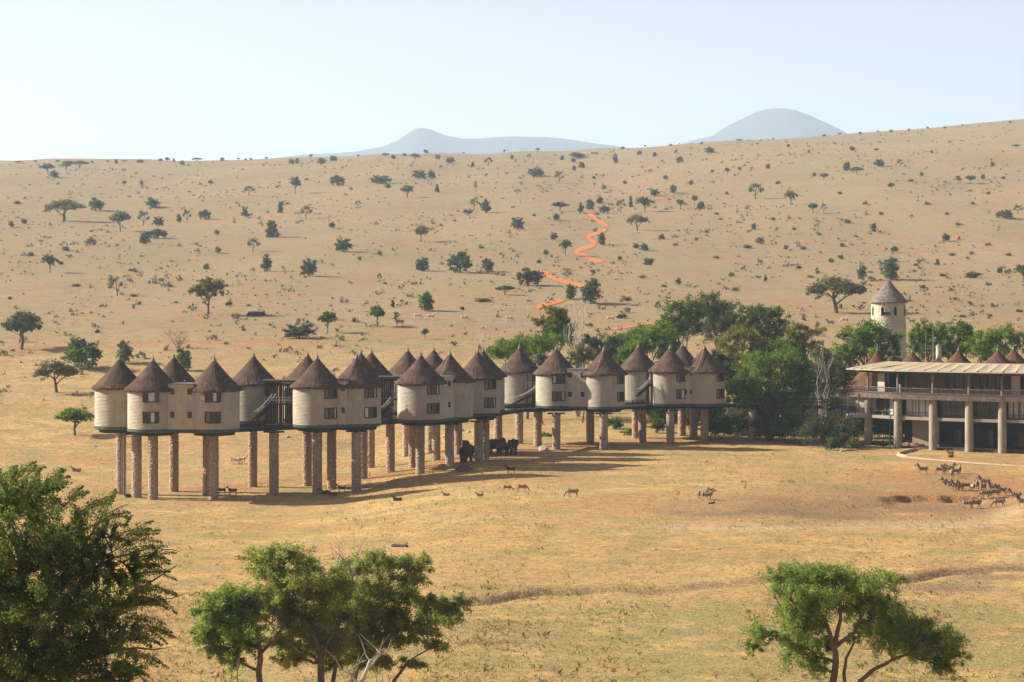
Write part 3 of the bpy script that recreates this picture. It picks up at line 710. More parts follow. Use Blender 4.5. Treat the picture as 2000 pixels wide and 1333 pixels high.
tw_w = [(-0.52, 0.11), (0.22, 0.11), (0.98, 0.13), (-1.3, .1), (1.9, .1)]
for j, z in enumerate(zz):
    for k in range(NA):
        a = 2 * math.pi * k / NA; r = TR * (1.0 + 0.02 * (z < zE - 4)) + rnd.uniform(-0.025, 0.025) + (0.02 if j % 2 else 0); v.append((r * math.sin(a), -r * math.cos(a), z))
for j in range(NZ):
    zc = (zz[j] + zz[j + 1]) / 2
    for k in range(NA):
        a = 2 * math.pi * (k + 0.5) / NA
        if any(abs((a - w + math.pi) % (2 * math.pi) - math.pi) < hw and zw - 0.72 < zc < zw + 0.62 + 0.25 * (abs((a - w + math.pi) % (2 * math.pi) - math.pi) < hw * .7) for w, hw in tw_w): continue
        f.append((j * NA + k, j * NA + (k + 1) % NA, (j + 1) * NA + (k + 1) % NA, (j + 1) * NA + k))
mb = MB(); mb.add(v, f); mb.build('wall', stone_pale, tw)
MB().lathe([(TR - 0.4, zw - 2), (TR - 0.4, zw + 2)], 24).build('inner_lining', inner_m, tw)
for w, hw in tw_w:
    mb = MB(); 
    pts = [((TR + 0.03) * math.sin(w + s_ * hw), -(TR + 0.03) * math.cos(w + s_ * hw), zw + z_) for s_, z_ in [(-1, -.7), (-1, .45), (-.75, .75), (0, .95), (.75, .75), (1, .45), (1, -.7), (-1, -.7)]]
    mb.tube(pts, 0.07, 5); mb.build('arched_window', stone_pale, tw)
MB().bar(((TR + .1) * math.sin(-.45), -(TR + .1) * math.cos(-.45), zw - .28), ((TR + .1) * math.sin(-.08), -(TR + .1) * math.cos(-.08), zw - .34), 0.2, 0.5).build('hanging_board', dark_wood, tw)
rows = 15; tr_ = MB(); RO = 37.8 * TD / F
prof = []
for j in range(rows):
    a = j / rows; b = (j + 1) / rows
    prof += [(0.12 + (RO - 0.12) * a + 0.05, zA - (zA - zE) * a), (0.12 + (RO - 0.12) * b + 0.05, zA - (zA - zE) * b + 0.04)]
prof += [(RO + 0.04, zE - 0.1), (TR - 0.1, zE + 0.05)]
v = []; f = []; n = 64
for j, (r, z) in enumerate(prof):
    for k in range(n): a = 2 * math.pi * k / n; v.append((r * (1 + rnd.uniform(-.012, .012)) * math.cos(a), r * math.sin(a), z + rnd.uniform(-.03, .03)))
for j in range(len(prof) - 1):
    for k in range(n): f.append((j * n + k, (j + 1) * n + k, (j + 1) * n + (k + 1) % n, j * n + (k + 1) % n))
tr_.add(v, f); rf = tr_.build('roof', shingle_m, tw)
MB().tube([(0, 0, zA - 0.1), (0, 0, zA + 0.6)], [0.12, 0.03], 6).build('finial', rod_m, rf)

# ---------------------------------------------------------------- main lodge building
concrete = mottled('grey_concrete', (0.31, 0.265, 0.20), (0.25, 0.21, 0.16), 0.5, 0.9, 0.25, 0.03, c3=(0.20, 0.15, 0.11), s3=0.9)
cream = mottled('cream_wall', (0.42, 0.38, 0.30), (0.36, 0.325, 0.255), 0.6, 0.9, 0.15, 0.02)
canvas_m = mottled('cream_canvas', (0.41, 0.335, 0.215), (0.36, 0.29, 0.185), 0.5, 0.85, 0.15, 0.02, c3=(0.28, 0.225, 0.145), s3=1.1)
brown_m = mottled('brown_beam', (0.115, 0.078, 0.058), (0.085, 0.058, 0.044), 0.8, 0.85, 0.2, 0.02)
pinkish = mottled('pinkish_post', (0.24, 0.15, 0.11), (0.19, 0.125, 0.095), 0.8, 0.85, 0.2, 0.02)
log_m = mottled('rough_log', (0.17, 0.125, 0.092), (0.075, 0.055, 0.042), 2, 0.9, 0.3, 0.03)
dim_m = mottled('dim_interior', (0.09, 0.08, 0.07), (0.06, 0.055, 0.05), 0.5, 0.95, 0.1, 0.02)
wood_panel = mottled('wood_panel', (0.15, 0.11, 0.07), (0.11, 0.08, 0.05), 0.7, 0.8, 0.1, 0.02)
FR = [(1655, 319.5), (1696, 316), (1754, 311.2), (1822.6, 308), (1893, 305.2), (1957.7, 303), (2030, 301), (2105, 300), (2180, 300)]
FP = [Vector((X(p, d), d, 0)) for p, d in FR]
NRM = []
for i in range(len(FP)):
    d = (FP[min(i + 1, len(FP) - 1)] - FP[max(i - 1, 0)]).normalized(); NRM.append(Vector((-d.y, d.x, 0)))   # points away from the viewer
def fp(i, off, z=0):
    k = int(i); k = min(k, len(FP) - 2); q = i - k
    p = FP[k] * (1 - q) + FP[k + 1] * q; n_ = (NRM[k] * (1 - q) + NRM[k + 1] * q); return Vector((p.x + n_.x * off, p.y + n_.y * off, z))
main = thing('lodge_main_building', 'wide three-storey lodge with cream canvas roof, log balcony and thick columns', 'building', (0, 0, 0))
def ribbon(name, i0, i1, o0, o1, z0, z1, mat, parent=main, n=1, **kw):
    mb = MB(); ks = sorted(set([i0, i1] + [k for k in range(len(FP)) if i0 < k < i1]))
    for a, b in zip(ks[:-1], ks[1:]):
        v = [fp(a, o0, z0), fp(b, o0, z0), fp(b, o1, z0), fp(a, o1, z0), fp(a, o0, z1), fp(b, o0, z1), fp(b, o1, z1), fp(a, o1, z1)]
        f = [(0, 3, 2, 1), (4, 5, 6, 7), (0, 1, 5, 4), (2, 3, 7, 6)]
        if a == i0: f.append((3, 0, 4, 7))
        if b == i1: f.append((1, 2, 6, 5))
        mb.add(v, f)
    return mb.build(name, mat, parent, **kw)
ribbon('floor_slab', 0.55, 8, -0.1, 9.5, 5.88, 6.32, concrete)
ribbon('balcony_floor', 0.27, 8, -0.9, 9.0, 9.22, 9.62, brown_m)
ribbon('fascia_log', 0.27, 8, -1.06, -0.902, 8.86, 9.50, log_m)
ribbon('ground_wall', 2.05, 2.9, 3.2, 3.5, 1.5, 5.88, concrete)
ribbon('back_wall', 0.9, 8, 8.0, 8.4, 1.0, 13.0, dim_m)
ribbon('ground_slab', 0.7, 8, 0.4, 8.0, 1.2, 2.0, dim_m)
ribbon('upper_wall', 1.0, 8, 3.3, 3.5, 9.62, 13.2, wood_panel)
ribbon('eave_beam', 0.55, 8, 0.1, 0.35, 12.5, 12.86, brown_m)
ribbon('ceiling', 0.6, 8, -0.3, 3.3, 12.87, 12.98, brown_m)
# columns and posts
for i in range(1, 8):
    p = FP[i]; zb = Hs(p.x, p.y) - 0.3
    MB().lathe([(0.60, zb), (0.60, 5.0), (0.585, 8.6), (0.60, 9.218)], 26, p.x, p.y, 0.006).build('column', concrete, main, True)
    MB().lathe([(0.20, 9.62), (0.19, 12.5)], 10, p.x, p.y + 0.2).build('upper_post', pinkish, main, True)
    a, b = fp(i, 0.3, 12.6), fp(i, 3.3, 13.1); MB().bar(a - Vector((0, 1.6, 0.05)), b, 0.2, 0.22).build('rafter', brown_m, main)
# middle-storey glazing, pane frames in each bay
rs = random.Random(11)
for i in range(1, 8):
    n = 4 if i == 2 else (5 if i % 2 else 3)
    for k in range(n):
        a = i + 0.12 + 0.76 * k / n; b = i + 0.12 + 0.76 * (k + 1) / n; A, B = fp(a, 1.0, 7.78), fp(b, 1.0, 7.78)
        c = (A + B) / 2; d = (B - A).normalized(); o = Vector((d.y, -d.x, 0))
        light = i == 2 or rs.random() < 0.25
        rect_window(main, c, (B - A).length - 0.02, 2.86, o, concrete if light else brown_m, curtain_m if i == 2 and k else glass_m, 'window', [1 if rs.random() < .2 else 0, 2 if rs.random() < .3 else 0], 0.08, 0)
    for k in range(3):       # upper storey windows
        a = i + 0.10 + 0.8 * k / 3; b = i + 0.10 + 0.8 * (k + 1) / 3; A, B = fp(a, 3.2, 11.2), fp(b, 3.2, 11.2)
        c = (A + B) / 2; d = (B - A).normalized(); o = Vector((d.y, -d.x, 0))
        if not (i == 2): rect_window(main, c, (B - A).length - 0.1, 2.5, o, brown_m, glass_m, 'window', [1 if rs.random() < .12 else 0, 2 if rs.random() < .3 else 0], 0.09, 1)
    MB().bar(fp(i + 0.5, -0.0, 6.4), fp(i + 0.5, -0.0, 9.2), 0.08, 0.08, (0, 1, 0)).build('thin_post', dark_wood, main)
    if i > 2:
        for q in (0.3, 0.62):
            A, B = fp(i + q, 4.0, 3.4), fp(i + q + 0.22, 4.0, 3.4); d = (B - A).normalized(); rect_window(main, (A + B) / 2, (B - A).length, 2.4, Vector((d.y, -d.x, 0)), dark_wood, glass_m, 'window', None, 0.09, 1)
ribbon('sill_rail', 1.0, 8, -0.02, 0.12, 6.95, 7.05, dark_wood)
# white corner room on the upper floor, left
mb = MB(); A, B = fp(0.93, 0.6), fp(1.45, 0.8)
for (p, q) in ((fp(0.98, 0.9), fp(1.0, 3.4)),): mb.bar(p + Vector((0, 0, 11.2)), q + Vector((0, 0, 11.2)), 0.15, 3.1)
mb.build('side_wall', cream, main)
rect_window(main, fp(1.05, 0.7, 11.3), 0.5, 2.0, (0, -1, 0), cream, glass_m)
MB().bar(fp(1.18, 0.9, 11.2), fp(1.42, 0.9, 11.2), 0.12, 2.9).build('white_panel', cream, main)
MB().bar(fp(1.97, 0.2, 10.3), fp(2.05, 0.2, 10.3), 0.3, 1.3).build('low_pier', cream, main)
MB().bar(fp(5.2, 1.2, 11.2), fp(5.45, 1.2, 11.2), 0.12, 2.9).build('white_panel', cream, main)
# railing of rough logs
rl = random.Random(3)
for z in (9.75, 10.45):
    mb = MB(); ks = np.arange(0.27, 8.01, 0.25)
    mb.tube([fp(k, -0.8, z + rl.uniform(-.02, .02)) for k in ks], 0.07, 6); mb.build('handrail', log_m, main)
mb = MB()
for k in np.arange(0.3, 8.0, 0.055):
    a = fp(k, -0.8, 9.64); b = fp(k + rl.uniform(-.01, .01), -0.8 + rl.uniform(-.04, .04), 10.52 + rl.uniform(-.03, .14)); mb.tube([a, b], rl.uniform(0.03, 0.05), 5)
mb.build('log_baluster', log_m, main, kind='stuff')
mb = MB()
for k in np.arange(0.95, 8.0, 0.05): mb.bar(fp(k, 0.0, 6.33), fp(k, 0.0, 7.0), 0.03, 0.03, (0, 1, 0))
mb.build('lower_baluster', charcoal, main, kind='stuff')
# canvas roof panels, one by one
Lx = []; i = 0.22
while i < 7.9: Lx.append(i); i += 0.375 + rl.uniform(-.03, .03)
for k, (a, b) in enumerate(zip(Lx[:-1], Lx[1:])):
    v = []; f = []; nn, mm = 4, 5; g = 0.008
    for top in (0, 1):
        for j in range(mm + 1):
            t_ = j / mm; off = -1.25 + 6.4 * t_
            for q in range(nn + 1):
                s_ = q / nn; aa = a + g + (b - a - 2 * g) * s_ + 0.55 * t_ * (1 if a < 1.2 else 0.12 if a < 3 else -0.05)
                z = 12.98 + 1.02 * t_ ** 0.9 - 0.10 * math.sin(math.pi * s_) * (0.3 + math.sin(math.pi * t_)) + rl.uniform(-.01, .01)
                v.append(fp(min(aa, 8), off, z + 0.05 * top))
    npt = (nn + 1) * (mm + 1)
    for j in range(mm):
        for q in range(nn):
            a0 = j * (nn + 1) + q; f.append((a0, a0 + nn + 1, a0 + nn + 2, a0 + 1)); f.append((npt + a0, npt + a0 + 1, npt + a0 + nn + 2, npt + a0 + nn + 1))
    for q in range(nn): f.append((q, q + 1, npt + q + 1, npt + q))
    mb = MB(); mb.add(v, f); mb.build('canvas_panel', canvas_m, main)
    p0, p1 = fp(a, -1.25, 13.03), fp(min(a + 0.5 * (1 if a < 1.2 else .12 if a < 3 else -.05), 8), 5.1, 13.98)
    MB().bar(p0, p1, 0.09, 0.12).build('roof_batten', brown_m, main)
ribbon('roof_edge', 0.24, 7.9, -1.3, -1.22, 12.86, 12.97, cream)
ribbon('roof_top', 0.9, 8, 5.2, 9.4, 13.6, 13.95, dim_m)
# thatched cones rising behind the canvas roof
def cone_hut(px, ay, D, R, slope, lab, wallz, mat=thatch_red, capx=True, wallm=cream, name='rondavel', skirt=None, cat='hut'):
    za = Z(ay, D); x = X(px, D); r = thing(name, lab, cat, (x, D, 0), 0, 'thatched cones behind the canvas roof' if skirt is None else None)
    v = []; f = []; n = 48; prof = [(0.05, za), (R * .2, za - R * .24 * slope), (R * .45, za - R * .5 * slope), (R * .75, za - R * .78 * slope), (R, za - R * slope)]
    if skirt: prof += [(R * 1.12, za - R * slope * 1.07), (R * 1.32, za - R * slope * 1.2)]
    zl = prof[-1][1]; Rl = prof[-1][0]; prof += [(Rl, zl - 0.18), (Rl - 0.4, zl - 0.1)]
    for j, (rr, z) in enumerate(prof):
        for k in range(n): a = 2 * math.pi * k / n; v.append((rr * math.cos(a) * (1 + rnd.uniform(-.01, .01)), rr * math.sin(a), z + rnd.uniform(-.03, .03)))
    for j in range(len(prof) - 1):
        for k in range(n): f.append((j * n + k, (j + 1) * n + k, (j + 1) * n + (k + 1) % n, j * n + (k + 1) % n))
    mb = MB(); mb.add(v, f); rf = mb.build('roof', mat, r)
    MB().lathe([(0.02, za + .38), (.08, za + .2), (.2, za - .1), (.24, za - .18)], 10).build('cap', cap_m, rf); MB().tube([(0, 0, za + .3), (0, 0, za + .8)], [.03, .015], 5).build('lightning_rod', rod_m, rf)
    MB().lathe([(Rl - 0.6, wallz), (Rl - 0.6, zl + 0.15)], 40).build('wall', wallm, r)
    return r, x, D, Rl, zl
cone_hut(1782, 686, 321, 3.3, 0.95, 'small thatched cone, first from the left behind the canvas roof', 9.7)
cone_hut(1831.6, 699.5, 321, 2.4, 0.55, 'low flat thatch dome right beneath the white chimney', 9.7)
cone_hut(1872, 683, 320, 3.5, 0.95, 'thatched cone immediately right of the white chimney', 9.7)
cone_hut(1949, 683, 320, 3.6, 0.92, 'larger reddish thatched cone left of the twin near the frame edge', 9.7)
cone_hut(1979.7, 680.5, 322, 3.2, 0.95, 'rightmost thatched cone behind the canvas roof', 9.7)
r, x, D, Rl, zl = cone_hut(1713.5, 683, 321, 4.3, 1.22, 'big brown thatched rondavel with flared skirt at the left end of the lodge', 6.32, skirt=True)
r2 = thing('veranda', 'open veranda with white floor, posts and dark railing left of the lodge', 'veranda', (X(1670, 317), 317, 5.9))
MB().box(-1.3, 2.2, -1.2, 3.0, 0, 0.5).build('floor', cream, r2)
for sx in (-1.2, 0.35, 2.0): MB().tube([(sx, -1.05, 0.5), (sx, -1.05, 3.6)], 0.08, 6).build('post', log_m, r2)
rail_run(r2, [(-1.25, -1.1, 0.5), (2.1, -1.1, 0.5)], 0.9, 1.0, 0.18)
MB().box(-0.6, 1.6, 1.2, 1.35, 0.5, 2.7).build('back_wall', cream, r2)
for k in range(4):
    s_ = thing('log_stool', ['pale stool nearest the first lodge column', 'second pale stool from the first lodge column', 'third pale stool, right of the middle of the row', 'pale stool nearest the second lodge column'][k], 'stool', (X(1725 + k * 7, 314.5), 314.4 + 0.3 * (k % 2), 6.32), 0, 'seats on the veranda')
    MB().lathe([(0.2, 0), (0.17, 0.3), (0.24, 0.6), (0.05, 0.62)], 10).build('seat', cap_m, s_)
ch = thing('chimney', 'short white round chimney between thatched cones on the roof', 'chimney', (X(1833.5, 324), 324, 13.0))
MB().lathe([(.43, 0), (.42, 3.0), (.46, 3.02), (.46, 3.2), (.3, 3.2)], 18, jit=.01).build('shaft', stone_pale, ch); MB().lathe([(.46, 3.2), (.1, 3.55)], 12).build('cowl', shingle_m, ch)
an = thing('antenna_mast', 'thin white antenna mast with two small dishes above the lodge roof', 'antenna', (X(1822.5, 323), 323, 13.9))
MB().tube([(0, 0, 0), (0, 0, 5.0)], [0.05, 0.03], 6).build('pole', pale_rail, an); MB().ell((0.35, -.15, 3.4), (.28, .1, .33)).build('dish', cap_m, an, True)
MB().ell((0, -.1, 4.9), (.16, .1, .2)).build('dish', cap_m, an, True); MB().tube([(-1.0, 0, 1.9), (0, 0, 1.95)], .03, 5).build('crossarm', pale_rail, an)
an = thing('whip_aerial', 'dark thin whip aerial left of the white antenna mast', 'antenna', (X(1808, 323), 323, 13.9))
MB().tube([(0, 0, 0), (0, 0, 4.6)], [0.035, 0.02], 5).build('pole', rod_m, an)
st_ = thing('street_lamp', 'thin standard lamp standing between the first two lodge columns', 'lamp post', (X(1738.5, 308), 308, Hs(X(1738.5, 308), 308)))
MB().tube([(0, 0, 0), (0, 0, 4.6)], .05, 6).build('pole', charcoal, st_); MB().ell((0, 0, 4.75), (.17, .17, .17)).build('lamp_globe', cap_m, st_, True)

# low curved kerb wall in front of the lodge
kerb_m = mottled('pale_kerb', (0.40, 0.30, 0.195), (0.34, 0.25, 0.16), 0.8, 0.9, 0.2, 0.02)
kp = [(1800, 878), (1790, 879), (1776, 882.5), (1763, 885.5), (1756, 888), (1757, 891), (1768, 893.5), (1785, 895.5), (1820, 899), (1860, 902), (1920, 907), (1990, 911.5), (2080, 917)]
pts = []
for a, b in zip(kp[:-1], kp[1:]):
    for t_ in np.linspace(0, 1, 6)[:-1]: x, d = hit(a[0] + (b[0] - a[0]) * t_, a[1] + (b[1] - a[1]) * t_, 200); pts.append(Vector((x, d, Hs(x, d) + 0.03)))
rad = [0.34 if p.y > 295 and p.x < 57.5 else 0.13 for p in pts]
MB().tube(pts, rad, 8).build('low_kerb_wall', kerb_m, None, True, label='pale curved low kerb wall on the bare ground before the lodge', cat='kerb')
# ---------------------------------------------------------------- vegetation
bark = mottled('grey_brown_bark', (0.16, 0.115, 0.085), (0.095, 0.07, 0.052), 2, 0.95, 0.5, 0.03)
bark_pale = mottled('pale_dead_wood', (0.50, 0.46, 0.41), (0.33, 0.29, 0.26), 2, 0.9, 0.3, 0.03)
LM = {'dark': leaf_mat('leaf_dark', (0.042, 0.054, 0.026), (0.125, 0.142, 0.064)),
      'mid': leaf_mat('leaf_mid', (0.040, 0.070, 0.014), (0.130, 0.180, 0.040)),
      'bright': leaf_mat('leaf_bright', (0.038, 0.080, 0.012), (0.200, 0.290, 0.050), 0.38),
      'olive': leaf_mat('leaf_olive', (0.070, 0.078, 0.022), (0.24, 0.225, 0.065)),
      'yellow': leaf_mat('leaf_yellowgreen', (0.10, 0.105, 0.025), (0.27, 0.25, 0.07), 0.35),
      'grey': leaf_mat('leaf_greygreen', (0.085, 0.092, 0.050), (0.19, 0.19, 0.105)),
      'twig': leaf_mat('dry_twigs', (0.12, 0.09, 0.062), (0.24, 0.185, 0.13), 0.15),
      'acacia': leaf_mat('acacia_leaf', (0.105, 0.130, 0.034), (0.350, 0.375, 0.115), 0.5),
      'acacia2': leaf_mat('acacia_leaf_fresh', (0.085, 0.140, 0.030), (0.290, 0.370, 0.100), 0.5),
      'thorn': leaf_mat('thorn_leaf', (0.038, 0.068, 0.016), (0.215, 0.275, 0.085), 0.42)}

def leaves_np(g, blobs, n, leaf, asp=0.55, per=26, spray=1.0, up=0.25, inner=0.5, droop=0.0, spread=0.10, flat=0.5):
    """leaf quads grouped into sprays that burst out of soft lumps; blobs rows: cx cy cz rx ry rz"""
    B = np.asarray(blobs, float); vol = (B[:, 3] * B[:, 4] * B[:, 5]) ** 0.66; pr = vol / vol.sum()
    ns = max(4, int(n / per)); bi = g.choice(len(B), ns, p=pr); b = B[bi]
    d = g.normal(size=(ns, 3)); d[:, 2] = d[:, 2] * 0.9 + up; d /= np.linalg.norm(d, axis=1)[:, None]
    ph = g.uniform(0, 6.28, (len(B), 4))[bi]
    lump = 1 + 0.20 * np.sin(3 * np.arctan2(d[:, 1], d[:, 0]) + ph[:, 0]) + 0.13 * np.sin(5 * d[:, 2] + ph[:, 1]) + 0.10 * np.sin(7 * np.arctan2(d[:, 1], d[:, 0]) + ph[:, 2])
    rr = (inner + (1 - inner) * g.random(ns) ** 0.55) * lump
    tip = b[:, :3] + d * b[:, 3:6] * rr[:, None]
    base = b[:, :3] + d * b[:, 3:6] * (rr * 0.62)[:, None]
    R = b[:, 3:6].mean(1)
    tip = tip + (g.normal(size=(ns, 3)) * 0.10 * R[:, None] + np.array([0, 0, 1]) * (-droop * R)[:, None]) * spray
    si = g.integers(0, ns, n); t_ = g.random(n) ** 0.8 * 1.05
    P = base[si] + (tip - base)[si] * t_[:, None] + g.normal(size=(n, 3)) * (spread * R[si])[:, None]
    ax = g.normal(size=(n, 3)) + 0.8 * (tip - base)[si] / (R[si][:, None] + 1e-6); ax[:, 2] += 0.2
    ax /= np.linalg.norm(ax, axis=1)[:, None]
    q = g.normal(size=(n, 3)); q[:, 2] *= flat; w = np.cross(ax, q); w /= np.linalg.norm(w, axis=1)[:, None] + 1e-9
    s = leaf * g.uniform(0.6, 1.35, n)[:, None]
    a, c = ax * s * 0.5, w * s * asp * 0.5
    V = np.stack([P - a, P + c, P + a, P - c], 1).reshape(-1, 3)
    tint = np.repeat(np.clip(0.30 * np.sin(d[:, 0] * 5 + ph[:, 3])[si] + 0.7 * g.random(ns)[si] + 0.35 * g.random(n), 0, 1) ** 1.3, 4)
    return V, tint, np.stack([base, tip], 1)

def leaf_mesh(name, V, tint, mat, extra=None):
    q = np.arange(len(V), dtype=np.int32).reshape(-1, 4)
    return np_mesh(name, V, [q], False, {'tint': tint}, [mat])

def limb(mb, a, b, r0, r1, n=5, wob=0.08, sag=0.0, sides=6, g=rnd):
    a, b = Vector(a), Vector(b); L = (b - a).length; pts = []; rad = []
    for i in range(n + 1):
        t_ = i / n; p = a + (b - a) * t_
        if 0 < i < n: p += Vector((g.uniform(-1, 1), g.uniform(-1, 1), g.uniform(-.6, .6))) * L * wob
        p.z += sag * L * math.sin(math.pi * t_) ; pts.append(p); rad.append(r0 + (r1 - r0) * t_)
    mb.tube(pts, rad, sides); return pts

def tree(name, label, cat, loc, blobs, n, leaf, mat, trunk_r=0.25, fork=0.45, stems=1, group=None, g=None, barkm=None, twigs=40, scatter=None, lean=0.0, kw=None, parent_kind=None):
    """blobs relative to loc. > trunk, crown"""
    g = g or np.random.default_rng(abs(hash(label)) % 1000 if False else len(label) * 31 + int(abs(loc[0]) * 7) + int(loc[1]))
    r_ = random.Random(int(abs(loc[0]) * 13 + loc[1]))
    root = thing(name, label, cat, loc, 0, group)
    V, tint, sp = leaves_np(g, blobs, n, leaf, **(kw or {}))
    put('crown', leaf_mesh('crown', V, tint, LM[mat]), root)
    mb = MB(); B = np.asarray(blobs, float); zc = (B[:, 2] - B[:, 5]).min(); cx = B[:, 0].mean(); cy = B[:, 1].mean()
    for s_ in range(stems):
        ox = (s_ - (stems - 1) / 2) * 0.5; top = Vector((cx * 0.35 + lean + ox * 2.2, cy * 0.3, max(zc, 0.2) * 0.5 + B[:, 2].max() * fork * 0.6))
        pts = limb(mb, (ox * 0.5, 0, -0.4), top, trunk_r, trunk_r * 0.62, 5, 0.05, 0, 8, r_)
        mine = B[s_::stems] if stems > 1 else B
        for b in mine:
            e = Vector(b[:3]) - Vector((0, 0, b[5] * 0.15)); st = pts[r_.choice([3, 4, 5])]
            bp = limb(mb, st, e, trunk_r * 0.45, trunk_r * 0.15, 5, 0.06, 0.05, 6, r_)
            for _ in range(4):
                dd = Vector((r_.uniform(-1, 1) * b[3], r_.uniform(-1, 1) * b[4], r_.uniform(-.3, .9) * b[5])) * 0.8
                limb(mb, bp[r_.choice([3, 4, 5])], Vector(b[:3]) + dd, trunk_r * 0.2, trunk_r * 0.05, 3, 0.08, 0, 4, r_)
    for i in g.choice(len(sp), min(twigs, len(sp)), replace=False): mb.tube([Vector(sp[i, 0]), Vector(sp[i, 1])], [trunk_r * 0.09, trunk_r * 0.03], 3, False)
    mb.build('trunk', barkm or bark, root, True)
    return root

def pblobs(px0, y0, D0, lst):
    """crown lobes given by photo position (px, y, rx, ry, depth offset, depth radius factor) -> offsets from the tree's foot"""
    xf, yf = X(px0, D0), D0; zf = Hs(xf, yf); out = []
    for it in lst:
        px, y, rx, ry = it[:4]; do = it[4] if len(it) > 4 else 0; q = it[5] if len(it) > 5 else 1.0
        D = D0 + do; out.append((X(px, D) - xf, do, Z(y, D) - zf, rx * BS * D / F, rx * BS * D / F * q, ry * BS * D / F))
    return (xf, yf, zf), out

BS = 1.12
